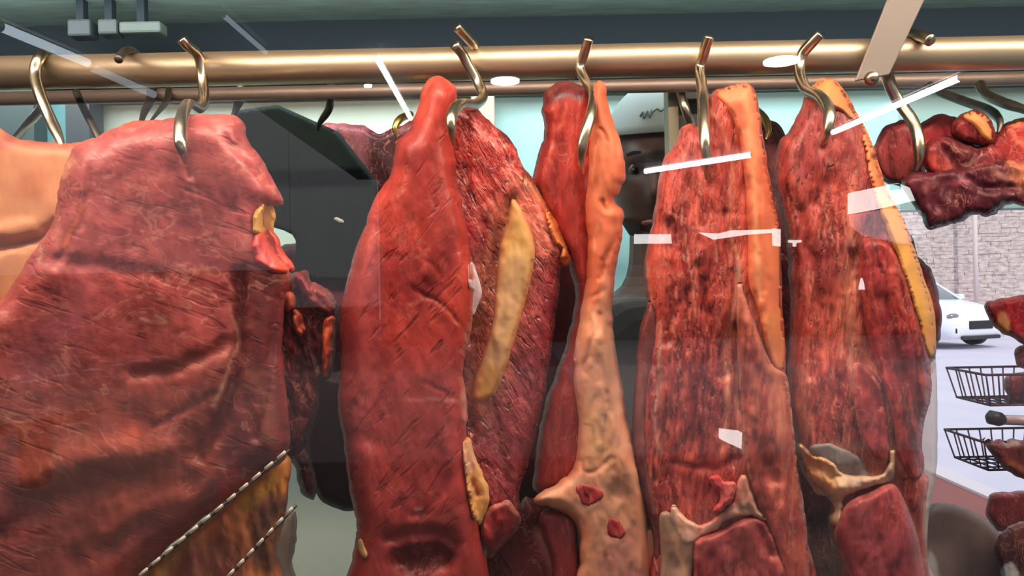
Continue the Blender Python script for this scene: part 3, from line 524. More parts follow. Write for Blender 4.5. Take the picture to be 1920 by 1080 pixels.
# wide cut E
E_out = [(1268, 266), (1276, 240), (1300, 231), (1312, 236), (1326, 188), (1346, 168), (1380, 158), (1408, 160), (1420, 186), (1430, 240), (1436, 292), (1452, 382), (1462, 432), (1466, 560), (1474, 700), (1482, 760), (1496, 880), (1512, 1000), (1514, 1150), (1228, 1150), (1222, 1010), (1200, 910), (1192, 800), (1200, 700), (1216, 600), (1208, 520), (1214, 460), (1230, 380), (1240, 310)]
LN = [(srgb((120, 28, 30)), 16, 90, -.05, .02, .75), (srgb((214, 108, 88)), 9, 110, .06, .07, .6), (srgb((70, 12, 18)), 6, 26, .1, .13, .9), (srgb((226, 150, 130)), 3.5, 70, -.12, .15, .6)]
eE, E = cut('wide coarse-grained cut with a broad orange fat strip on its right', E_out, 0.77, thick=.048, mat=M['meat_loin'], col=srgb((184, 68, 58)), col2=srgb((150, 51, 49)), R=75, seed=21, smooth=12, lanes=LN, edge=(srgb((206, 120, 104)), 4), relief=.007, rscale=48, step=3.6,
    grooves=[([(1325, 320), (1330, 360), (1320, 420)], 9, .007), ([(1258, 420), (1262, 540), (1252, 640)], 10, .008), ([(1360, 400), (1368, 560), (1355, 700)], 10, .006), ([(1236, 700), (1240, 820), (1232, 900)], 8, .007), ([(1310, 500), (1330, 640), (1320, 760)], 10, .006), ([(1380, 620), (1400, 780), (1450, 900)], 12, .006), ([(1262, 870), (1340, 880), (1380, 860)], 8, .004), ([(1400, 960), (1450, 1040)], 10, .006)],
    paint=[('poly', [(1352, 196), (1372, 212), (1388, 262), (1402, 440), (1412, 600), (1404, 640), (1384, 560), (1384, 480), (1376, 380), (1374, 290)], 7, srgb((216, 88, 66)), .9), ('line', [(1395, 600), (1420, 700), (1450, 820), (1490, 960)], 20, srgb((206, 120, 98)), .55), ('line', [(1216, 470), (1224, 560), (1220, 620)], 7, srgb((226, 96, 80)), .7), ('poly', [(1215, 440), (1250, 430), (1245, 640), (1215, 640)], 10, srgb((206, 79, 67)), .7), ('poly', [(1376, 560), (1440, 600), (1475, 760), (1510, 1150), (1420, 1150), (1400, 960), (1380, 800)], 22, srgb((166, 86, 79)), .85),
           ('line', [(1210, 480), (1218, 560), (1236, 620), (1236, 720), (1228, 790), (1240, 850)], 4, srgb((220, 160, 140)), .7), ('line', [(1332, 205), (1358, 250), (1372, 320), (1368, 420), (1384, 500), (1374, 580), (1362, 640), (1362, 760), (1350, 860)], 4, srgb((224, 150, 120)), .75),
           ('line', [(1384, 500), (1392, 620), (1384, 740), (1396, 840), (1410, 930), (1436, 976)], 5, srgb((222, 168, 146)), .7), ('poly', [(1268, 980), (1400, 970), (1440, 1150), (1250, 1150)], 16, srgb((150, 74, 74)), .85), ('line', [(1244, 300), (1250, 280), (1270, 262)], 4, srgb((220, 114, 104)), .6),
           ('poly', [(1240, 270), (1320, 240), (1320, 320), (1240, 380)], 18, srgb((196, 76, 72)), .7), ('poly', [(1340, 200), (1366, 230), (1372, 420), (1350, 480), (1330, 300)], 10, srgb((198, 71, 61)), .6), ('poly', [(1300, 860), (1380, 840), (1390, 900), (1340, 960), (1290, 940)], 16, srgb((132, 45, 46)), .7), ('line', [(1475, 700), (1500, 880), (1512, 1000)], 5, srgb((222, 122, 95)), .6)])
LOBE = dict(smooth=3, step=3.2, rag=1.5, relief=.002, rscale=30)
slab('lean_lobe', [(1384, 520), (1398, 560), (1420, 620), (1446, 680), (1476, 706), (1483, 760), (1497, 880), (1513, 1000), (1514, 1150), (1486, 1150), (1458, 1040), (1436, 976), (1412, 930), (1398, 850), (1388, 760), (1382, 640)], .77, .016, M['meat_vert'], srgb((176, 84, 74)), srgb((158, 66, 60)), parent=eE, on=E, raise_=.002, R=26, seed=61, edge=(srgb((222, 168, 146)), 4),
     lanes=[(srgb((140, 54, 50)), 10, 120, .15, .05, .6), (srgb((206, 118, 98)), 10, 120, .12, .06, .5)], paint=[('line', [(1430, 620), (1455, 700), (1470, 800)], 16, srgb((216, 128, 100)), .8)], **LOBE)['label'] = 'smooth pale red lobe on the right'
slab('lean_lobe', [(1300, 1016), (1344, 996), (1404, 970), (1438, 980), (1462, 1040), (1486, 1150), (1280, 1150), (1300, 1080)], .77, .018, M['meat_vert'], srgb((160, 70, 70)), srgb((144, 56, 58)), parent=eE, on=E, raise_=.004, R=26, seed=62, lanes=[(srgb((186, 96, 88)), 30, 60, .3, .04, .5)], **LOBE)['label'] = 'smooth lobe under the cream seam'
slab('membrane', [(1236, 970), (1254, 960), (1276, 984), (1300, 1012), (1300, 1060), (1282, 1150), (1232, 1150), (1240, 1060)], .77, .006, M['fat'], srgb((176, 142, 120)), srgb((150, 112, 98)), parent=eE, on=E, raise_=.003, R=14, seed=63, paint=[('line', [(1262, 1000), (1280, 1060), (1290, 1100)], 4, srgb((206, 150, 110)), .8)], **LOBE)['label'] = 'greyish cream sinew at the lower left'
slab('fat_strip', [(1342, 178), (1352, 168), (1380, 158), (1408, 161), (1424, 210), (1435, 296), (1452, 384), (1462, 440), (1466, 560), (1474, 660), (1472, 690), (1452, 692), (1436, 650), (1420, 580), (1402, 520), (1402, 440), (1396, 340), (1386, 262), (1368, 208)], .77, .010, M['fat'], srgb((228, 124, 87)), srgb((218, 109, 76)), parent=eE, on=E, raise_=.001, R=20, smooth=3, step=3, rag=1.5, relief=.002, rscale=30, seed=3,
     grooves=[([(1400, 180), (1416, 300), (1424, 420), (1430, 560)], 5, .003)], paint=[('line', [(1396, 176), (1412, 290), (1416, 420), (1426, 560)], 5, srgb((232, 160, 110)), .8), ('poly', [(1430, 600), (1470, 600), (1475, 700), (1440, 700)], 12, srgb((222, 140, 90)), .8), ('line', [(1385, 200), (1398, 330), (1404, 430)], 6, srgb((206, 89, 71)), .5)])['label'] = 'broad orange fat strip'
slab('fat_seam', [(1262, 944), (1280, 964), (1312, 986), (1344, 966), (1372, 940), (1384, 900), (1396, 888), (1408, 918), (1424, 950), (1440, 978), (1404, 968), (1370, 972), (1340, 994), (1308, 1012), (1286, 1024), (1266, 1000), (1256, 970)], .77, .010, M['fat_rough'], srgb((216, 170, 150)), srgb((214, 140, 120)), parent=eE, on=E, raise_=.003, R=13, smooth=1, step=2.6, rag=2.5, relief=.003, rscale=14, paint=[('line', [(1312, 992), (1345, 972), (1385, 930)], 6, srgb((200, 73, 71)), .8)])['label'] = 'cream fat seam'
slab('trim_flap', [(1332, 895), (1348, 890), (1362, 902), (1380, 905), (1376, 930), (1354, 958), (1338, 960), (1352, 930), (1336, 915)], .77, .010, M['meat_dark'], srgb((190, 60, 63)), srgb((214, 114, 107)), parent=eE, on=E, raise_=.009, R=9, smooth=1, step=2.5, rag=3, relief=.003, rscale=12)['label'] = 'small bright red flap'
slab('fat_lobe', [(1207, 998), (1216, 990), (1232, 994), (1236, 1030), (1226, 1056), (1232, 1070), (1210, 1072), (1202, 1052)], .76, .012, M['fat'], srgb((214, 128, 104)), srgb((206, 140, 120)), parent=eE, R=12, smooth=1, step=2.6, rag=1)['label'] = 'pinkish fat lobe at the lower left'
slab('side_fringe', [(1200, 620), (1222, 560), (1240, 640), (1240, 760), (1244, 880), (1262, 980), (1256, 1090), (1230, 1060), (1222, 1000), (1196, 900), (1186, 800), (1192, 700)], .752, .014, M['meat_vert'], srgb((130, 63, 59)), srgb((96, 46, 48)), parent=eE, R=18, smooth=2, step=3, rag=2, paint=[('line', [(1236, 620), (1240, 740), (1244, 830)], 5, srgb((210, 160, 140)), .7), ('line', [(1200, 700), (1206, 840), (1230, 960)], 4, srgb((190, 110, 96)), .5)])['label'] = 'thin dark fringe'

# cut F
F_out = [(1500, 204), (1518, 168), (1540, 147), (1566, 150), (1590, 180), (1602, 204), (1620, 236), (1636, 272), (1652, 322), (1660, 348), (1690, 402), (1720, 482), (1742, 548), (1753, 604), (1753, 664), (1742, 690), (1746, 740), (1736, 780), (1728, 830), (1732, 880), (1742, 900), (1736, 960), (1738, 1040), (1744, 1150), (1610, 1150), (1572, 1040), (1552, 980), (1560, 950), (1548, 930), (1516, 900), (1494, 850), (1486, 790), (1476, 740), (1480, 560), (1472, 440), (1448, 330), (1460, 270), (1484, 240)]
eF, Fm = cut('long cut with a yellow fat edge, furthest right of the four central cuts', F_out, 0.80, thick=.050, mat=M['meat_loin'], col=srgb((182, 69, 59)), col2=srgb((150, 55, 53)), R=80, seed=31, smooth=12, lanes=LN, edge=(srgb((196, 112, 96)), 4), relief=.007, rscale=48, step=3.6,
    grooves=[([(1545, 280), (1552, 330), (1530, 380)], 8, .007), ([(1600, 480), (1590, 560), (1600, 650), (1650, 760)], 12, .008), ([(1500, 400), (1530, 560), (1520, 700)], 12, .006), ([(1490, 840), (1560, 890), (1640, 880)], 14, .010), ([(1660, 560), (1700, 700), (1720, 780)], 12, .006), ([(1560, 940), (1600, 930), (1668, 900)], 10, .008), ([(1690, 900), (1716, 1000), (1740, 1100)], 12, .008), ([(1640, 440), (1690, 600)], 9, .004)],
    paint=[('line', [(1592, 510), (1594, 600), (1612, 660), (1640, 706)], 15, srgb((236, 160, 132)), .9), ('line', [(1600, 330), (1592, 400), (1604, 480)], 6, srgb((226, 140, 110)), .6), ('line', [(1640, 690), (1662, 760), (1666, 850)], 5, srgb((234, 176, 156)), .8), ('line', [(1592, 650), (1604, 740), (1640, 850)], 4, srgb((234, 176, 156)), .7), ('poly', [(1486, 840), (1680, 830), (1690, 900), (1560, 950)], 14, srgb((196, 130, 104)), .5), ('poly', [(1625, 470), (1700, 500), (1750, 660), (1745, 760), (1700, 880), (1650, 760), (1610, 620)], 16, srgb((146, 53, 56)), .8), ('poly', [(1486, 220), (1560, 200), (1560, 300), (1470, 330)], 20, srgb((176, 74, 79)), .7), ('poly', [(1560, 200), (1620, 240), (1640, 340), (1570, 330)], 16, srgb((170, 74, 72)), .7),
           ('line', [(1590, 520), (1594, 600), (1612, 660), (1636, 700)], 10, srgb((218, 130, 106)), .85), ('line', [(1590, 470), (1600, 440), (1620, 470)], 8, srgb((166, 110, 106)), .6), ('line', [(1590, 660), (1600, 740), (1630, 800), (1644, 850)], 3, srgb((214, 140, 126)), .6), ('line', [(1640, 660), (1664, 740), (1668, 850)], 3, srgb((214, 140, 126)), .5),
           ('poly', [(1478, 700), (1510, 700), (1520, 800), (1490, 830)], 10, srgb((206, 130, 96)), .7), ('poly', [(1575, 920), (1670, 900), (1720, 1000), (1740, 1150), (1610, 1150), (1560, 1000)], 12, srgb((166, 79, 82)), .9), ('poly', [(1640, 900), (1680, 900), (1690, 980), (1650, 990)], 16, srgb((140, 56, 58)), .8),
           ('poly', [(1540, 838), (1600, 850), (1626, 880), (1580, 894), (1520, 870)], 6, srgb((160, 134, 130)), .9), ('line', [(1736, 900), (1734, 1000), (1742, 1080)], 5, srgb((222, 180, 160)), .7), ('line', [(1606, 306), (1600, 380), (1608, 470)], 4, srgb((216, 120, 90)), .4), ('poly', [(1480, 520), (1570, 540), (1560, 780), (1490, 740)], 30, srgb((188, 78, 63)), .5)])
slab('lean_lobe', [(1612, 470), (1640, 446), (1682, 478), (1724, 606), (1742, 668), (1746, 740), (1736, 780), (1729, 830), (1733, 880), (1712, 900), (1684, 850), (1668, 760), (1644, 690), (1620, 600)], .80, .018, M['meat_vert'], srgb((150, 44, 46)), srgb((128, 34, 38)), parent=eF, on=Fm, raise_=.002, R=30, seed=64, edge=(srgb((196, 104, 88)), 4), lanes=[(srgb((92, 20, 24)), 9, 110, -.2, .04, .8), (srgb((190, 76, 62)), 7, 110, -.2, .08, .6)],
     grooves=[([(1650, 500), (1680, 620), (1700, 760)], 7, .005), ([(1680, 520), (1712, 640), (1724, 760)], 6, .005)], **LOBE)['label'] = 'dark streaky lobe beside the yellow edge'
slab('lean_lobe', [(1598, 690), (1620, 684), (1648, 712), (1664, 780), (1668, 850), (1652, 872), (1626, 850), (1606, 790)], .80, .012, M['meat_vert'], srgb((160, 62, 62)), srgb((146, 50, 52)), parent=eF, on=Fm, raise_=.002, R=20, seed=65, edge=(srgb((226, 160, 140)), 4), **LOBE)['label'] = 'oval lobe with a pale rim'
slab('lean_lobe', [(1588, 944), (1630, 922), (1668, 906), (1690, 925), (1716, 990), (1734, 1070), (1742, 1150), (1630, 1150), (1590, 1070), (1564, 1010), (1568, 985)], .80, .022, M['meat_vert'], srgb((176, 82, 88)), srgb((160, 66, 72)), parent=eF, on=Fm, raise_=.005, R=34, seed=66, edge=(srgb((216, 150, 134)), 4), paint=[('poly', [(1640, 915), (1676, 912), (1690, 980), (1655, 1000), (1636, 960)], 12, srgb((142, 44, 46)), .85)], **LOBE)['label'] = 'smooth pinkish lobe at the bottom'
slab('top_fat', [(1512, 172), (1522, 160), (1540, 147), (1566, 150), (1588, 178), (1600, 200), (1612, 224), (1596, 226), (1574, 206), (1548, 196), (1528, 182)], .80, .008, M['fat'], srgb((228, 134, 80)), srgb((220, 119, 76)), parent=eF, on=Fm, raise_=.002, R=14, smooth=2, step=2.6, rag=1.5, relief=.001, paint=[('line', [(1596, 199), (1597, 202)], 4, srgb((90, 30, 24)), 1.0)])['label'] = 'orange fat cap at the top'
slab('fat_edge', [(1608, 222), (1620, 236), (1636, 272), (1652, 322), (1662, 350), (1690, 402), (1720, 482), (1742, 548), (1754, 604), (1754, 660), (1746, 672), (1736, 662), (1722, 606), (1704, 540), (1680, 474), (1656, 412), (1640, 368), (1630, 330), (1624, 290), (1616, 256)], .80, .010, M['fat'], srgb((226, 164, 88)), srgb((224, 150, 80)), parent=eF, on=Fm, raise_=.003, R=12, smooth=2, step=2.6, rag=1.5, relief=.0015, rscale=30,
     paint=[('poly', [(1600, 220), (1650, 240), (1665, 350), (1620, 360)], 14, srgb((228, 128, 90)), .9), ('line', [(1641, 293), (1642, 296)], 5, srgb((80, 30, 20)), 1.0), ('line', [(1645, 328), (1646, 330)], 3, srgb((90, 30, 20)), .7), ('line', [(1740, 560), (1752, 640)], 6, srgb((226, 150, 80)), .5)])['label'] = 'long yellow fat edge'
slab('membrane', [(1520, 838), (1552, 832), (1580, 842), (1600, 850), (1618, 868), (1628, 894), (1590, 900), (1550, 886), (1524, 866)], .80, .004, M['fat'], srgb((164, 152, 148)), srgb((138, 126, 124)), parent=eF, on=Fm, raise_=.002, R=10, smooth=1, step=2.6, rag=2, relief=.001, grooves=[([(1572, 842), (1578, 890)], 4, .002)])['label'] = 'grey translucent membrane'
slab('fat_seam', [(1489, 836), (1500, 828), (1522, 850), (1552, 862), (1580, 884), (1606, 892), (1640, 893), (1662, 880), (1670, 842), (1678, 848), (1674, 900), (1640, 912), (1606, 922), (1584, 932), (1580, 960), (1592, 988), (1566, 986), (1552, 972), (1564, 958), (1556, 934), (1530, 922), (1506, 890)], .80, .012, M['fat_rough'], srgb((222, 184, 150)), srgb((200, 160, 134)), parent=eF, on=Fm, raise_=.004, R=11, smooth=1, step=2.6, rag=2.5, relief=.004, rscale=14, paint=[('poly', [(1510, 850), (1560, 870), (1560, 920), (1520, 900)], 8, srgb((224, 158, 90)), .8), ('poly', [(1600, 880), (1680, 880), (1680, 920), (1600, 920)], 8, srgb((190, 164, 146)), .8)])['label'] = 'ragged cream fat seam'
cut('small dark lobe showing at the right edge of the yellow-edged cut', [(1700, 440), (1722, 478), (1748, 510), (1762, 560), (1764, 620), (1756, 660), (1746, 700), (1700, 700)], 0.90, thick=.02, mat=M['meat_dark'], col=srgb((124, 51, 58)), col2=srgb((88, 20, 30)), R=20, seed=33, rag=3)
cut('dark cut in the gap low between the two wide right-hand cuts', [(1480, 820), (1540, 860), (1600, 920), (1610, 1150), (1470, 1150)], 0.95, thick=.02, mat=M['meat_dark'], col=srgb((84, 44, 46)), col2=srgb((56, 24, 28)), R=30, seed=34, paint=[('poly', [(1500, 1020), (1600, 1000), (1620, 1150), (1490, 1150)], 20, srgb((120, 98, 92)), .9)])
cut('dark cut added to shade the narrow gap between the two wide right-hand cuts', [(1405, 215), (1440, 222), (1472, 250), (1490, 330), (1500, 500), (1496, 820), (1450, 840), (1430, 500), (1415, 330)], 0.92, thick=.02, mat=M['meat_dark'], col=srgb((110, 60, 63)), col2=srgb((84, 24, 32)), R=20, seed=35)  # added dark piece standing for the shade between the two cuts

# top right cluster
hook('hook hidden behind the narrow centre cut, on the thin rail', [(1072, 150, 1.03), (1072, 180, 1.0), (1072, 200, .96), (1072, 240, .90)], .0042, hook_dark)
hook('hook hidden behind the neck of the central slab, on the thin rail', [(806, 150, 1.03), (806, 190, 1.01), (790, 250, .97), (778, 320, .92)], .0042, hook_dark)
cut('flat red chunk with the long hook in front, top right', [(1636, 290), (1650, 248), (1676, 230), (1712, 226), (1728, 240), (1736, 300), (1724, 345), (1680, 350), (1648, 330)], .90, thick=.03, mat=M['meat_dark'], col=srgb((160, 60, 63)), col2=srgb((134, 48, 53)), R=35, seed=41)
cut('rounded crimson chunk just right of the long hook', [(1718, 244), (1740, 222), (1768, 214), (1794, 224), (1800, 262), (1784, 300), (1750, 310), (1722, 290)], .91, thick=.03, mat=M['meat_dark'], col=srgb((182, 56, 63)), col2=srgb((150, 45, 51)), R=30, seed=42)
eG, G2 = cut('rounded red chunk with a peach fat cap, top right', [(1782, 236), (1800, 214), (1826, 207), (1852, 218), (1866, 244), (1862, 268), (1840, 278), (1806, 268), (1786, 256)], .87, thick=.030, mat=M['meat_dark'], col=srgb((164, 40, 41)), col2=srgb((128, 35, 38)), R=30, seed=43)
slab('fat_cap', [(1802, 216), (1826, 208), (1850, 218), (1864, 244), (1860, 266), (1844, 258), (1830, 240), (1814, 228)], .87, .008, M['fat'], srgb((222, 150, 92)), srgb((214, 130, 80)), parent=eG, on=G2, raise_=.001, R=12, smooth=2, step=2.6, rag=1, relief=.001)['label'] = 'peach fat cap'
cut('bright red chunk with orange seams at the right edge', [(1856, 262), (1880, 236), (1900, 222), (1960, 224), (1965, 330), (1900, 340), (1862, 310)], .90, thick=.03, mat=M['meat_dark'], col=srgb((194, 56, 49)), col2=srgb((160, 46, 46)), R=30, seed=44, paint=[('line', [(1890, 236), (1905, 262), (1935, 280)], 5, srgb((226, 114, 87)), .8), ('poly', [(1895, 215), (1915, 215), (1915, 236), (1895, 238)], 5, srgb((214, 130, 90)), .8)], rag=4)
cut('dark glistening chunk in the middle of the top right heap', [(1728, 290), (1746, 262), (1790, 258), (1830, 274), (1868, 272), (1890, 300), (1870, 340), (1800, 345), (1744, 330)], .865, thick=.035, mat=M['meat_dark'], col=srgb((150, 38, 44)), col2=srgb((96, 33, 41)), R=30, seed=45, rag=5, grooves=[([(1760, 270), (1790, 300), (1800, 330)], 6, .01), ([(1830, 280), (1810, 310)], 6, .008)], paint=[('poly', [(1735, 300), (1760, 290), (1790, 318), (1760, 330)], 6, srgb((206, 81, 71)), .7)])
cut('purple-red cut with pale edges filling the lower part of the top right heap', [(1688, 340), (1730, 322), (1800, 312), (1860, 300), (1900, 300), (1965, 320), (1965, 395), (1900, 384), (1866, 400), (1820, 410), (1780, 420), (1740, 430), (1722, 400)], .85, thick=.035, mat=M['meat_dark'], col=srgb((124, 50, 58)), col2=srgb((80, 20, 34)), R=30, seed=46, rag=5, relief=.008, rscale=26, grooves=[([(1800, 320), (1840, 350), (1900, 350)], 8, .01), ([(1740, 340), (1760, 390)], 8, .006)], paint=[('line', [(1860, 322), (1890, 336), (1925, 330)], 6, srgb((206, 140, 130)), .6), ('poly', [(1890, 300), (1925, 300), (1935, 340), (1900, 345)], 8, srgb((222, 130, 96)), .8), ('line', [(1780, 345), (1830, 338)], 5, srgb((190, 97, 112)), .5)])

# plastic film beside cut F
def clear_film():
    m, t, b = nt('clear_film'); b.inputs['Base Color'].default_value = (0.82, 0.74, 0.78, 1); b.inputs['Roughness'].default_value = 0.3; b.inputs['Alpha'].default_value = 0.55
    return m
ef = empty('plastic_film', P(1750, 640, .84), 'pale translucent plastic film hanging along the right of the yellow-edged cut', 'film')
slab('film', [(1700, 660), (1748, 668), (1756, 700), (1758, 790), (1756, 880), (1744, 950), (1738, 1020), (1742, 1060), (1752, 1090), (1748, 1150), (1690, 1150), (1690, 900)], .86, .006, clear_film(), CREAM, parent=ef, R=10, smooth=1, rag=1, relief=.003, rscale=30)

# right edge: meat, baskets
cut('red chunk with a yellow fat patch at the right edge, in front of the car', [(1846, 572), (1864, 562), (1890, 558), (1965, 556), (1965, 652), (1925, 650), (1900, 634), (1874, 622), (1858, 604)], .98, thick=.025, mat=M['meat_dark'], col=srgb((160, 26, 40)), col2=srgb((120, 24, 34)), R=20, seed=51, rag=2, paint=[('poly', [(1872, 588), (1890, 586), (1896, 616), (1884, 634), (1872, 610)], 4, srgb((214, 150, 90)), .9)])
cut('small deep red strip of meat below the red chunk at the right edge', [(1906, 650), (1925, 646), (1965, 640), (1965, 702), (1912, 688), (1904, 672)], .99, thick=.015, mat=M['meat_dark'], col=srgb((134, 24, 40)), col2=srgb((100, 18, 30)), R=12, seed=52)
wire = plain('basket_wire', (74, 40, 50), 0.4, 0.6)
def basket(lab, u0, u1, v0, v1, Y, dep=.10, nw=7):
    a = PV(u0, v1, Y); b = PV(u1, v0, Y); x0, x1, z0, z1 = a.x, b.x, a.z, b.z; e = empty('wire_basket', (x0, Y, z0), lab, 'basket')
    r = .0013; ins = .02
    tube('rim', [(x0, Y, z1), (x1, Y, z1), (x1, Y + dep, z1), (x0, Y + dep, z1), (x0, Y, z1)], r * 1.5, wire, e, 6)
    tube('base_ring', [(x0 + ins * .5, Y + ins * .4, z0), (x1 - ins * .5, Y + ins * .4, z0), (x1 - ins * .5, Y + dep - ins * .4, z0), (x0 + ins * .5, Y + dep - ins * .4, z0), (x0 + ins * .5, Y + ins * .4, z0)], r * 1.3, wire, e, 6)
    for k in range(nw + 1):
        t = k / nw; xx = x0 + (x1 - x0) * t; xb = x0 + ins * .5 + (x1 - x0 - ins) * t
        tube('wire', [(xx, Y, z1), (xb, Y + ins * .4, z0), (xb, Y + dep - ins * .4, z0), (xx, Y + dep, z1)], r, wire, e, 6)
    for k in range(1, 4):
        t = k / 4; yy = Y + dep * t; tube('wire', [(x0, yy, z1), (x0 + ins * .5, yy, z0), (x1 - ins * .5, yy, z0), (x1, yy, z1)], r, wire, e, 6)
    return e
basket('dark wire basket at the right edge holding a red joint, upper of two', 1850, 2010, 700, 762, 1.10)
cut('dark red joint lying in the upper wire basket', [(1882, 712), (1900, 700), (1930, 696), (1990, 700), (1990, 758), (1930, 762), (1892, 752)], 1.15, thick=.03, mat=M['meat_dark'], col=srgb((124, 34, 40)), col2=srgb((92, 24, 30)), R=20, seed=53)
basket('dark wire basket at the right edge holding pointed cuts, lower of two', 1846, 2010, 826, 884, 1.10)
cut('brownish-red cuts with pointed tips in the lower wire basket', [(1840, 818), (1862, 826), (1872, 818), (1886, 832), (1900, 822), (1990, 850), (1990, 908), (1930, 900), (1890, 884), (1862, 856)], 1.085, thick=.02, mat=M['meat_dark'], col=srgb((150, 62, 58)), col2=srgb((112, 40, 40)), R=16, seed=54, rag=1.5, paint=[('line', [(1880, 830), (1910, 830)], 4, srgb((222, 196, 190)), .7), ('line', [(1890, 870), (1930, 886)], 6, srgb((190, 104, 70)), .7)])
ek = empty('steel_tool', P(1850, 780, 1.12), 'steel rod with a black grip lying between the two wire baskets', 'tool')
tube('grip', [PV(1850, 781, 1.12), PV(1856, 782, 1.12), PV(1874, 786, 1.12), PV(1882, 788, 1.12)], [.004, .010, .010, .007], plain('black_grip', (34, 18, 26), 0.4), ek, 14)
tube('shaft', [PV(1880, 787, 1.12), PV(2000, 792, 1.12)], .007, plain('shaft_pale', (196, 170, 176), 0.35, 0.4), ek, 14)
cut('brownish-red joint on the sill at the right edge', [(1855, 930), (1880, 922), (1965, 926), (1965, 990), (1880, 996), (1850, 970)], 1.25, thick=.03, mat=M['meat_dark'], col=srgb((156, 62, 58)), col2=srgb((130, 44, 44)), R=20, seed=55, rag=3)
cut('dark ragged cut in the bottom right corner', [(1868, 1010), (1890, 986), (1925, 976), (1975, 980), (1975, 1150), (1900, 1150), (1872, 1060)], 1.05, thick=.03, mat=M['meat_dark'], col=srgb((96, 46, 40)), col2=srgb((60, 24, 26)), R=24, seed=56, rag=4, paint=[('poly', [(1882, 1062), (1900, 1056), (1910, 1080), (1886, 1086)], 3, srgb((206, 206, 210)), .9)])
cut('greyish tripe-like piece at the bottom, left of the right corner', [(1730, 960), (1800, 950), (1850, 975), (1880, 1020), (1880, 1150), (1720, 1150)], 1.10, thick=.03, mat=M['fat'], col=srgb((120, 102, 100)), col2=srgb((96, 80, 80)), R=40, seed=57, rag=3, paint=[('poly', [(1740, 1040), (1756, 1060), (1762, 1150), (1735, 1150)], 5, srgb((196, 196, 196)), .8)])

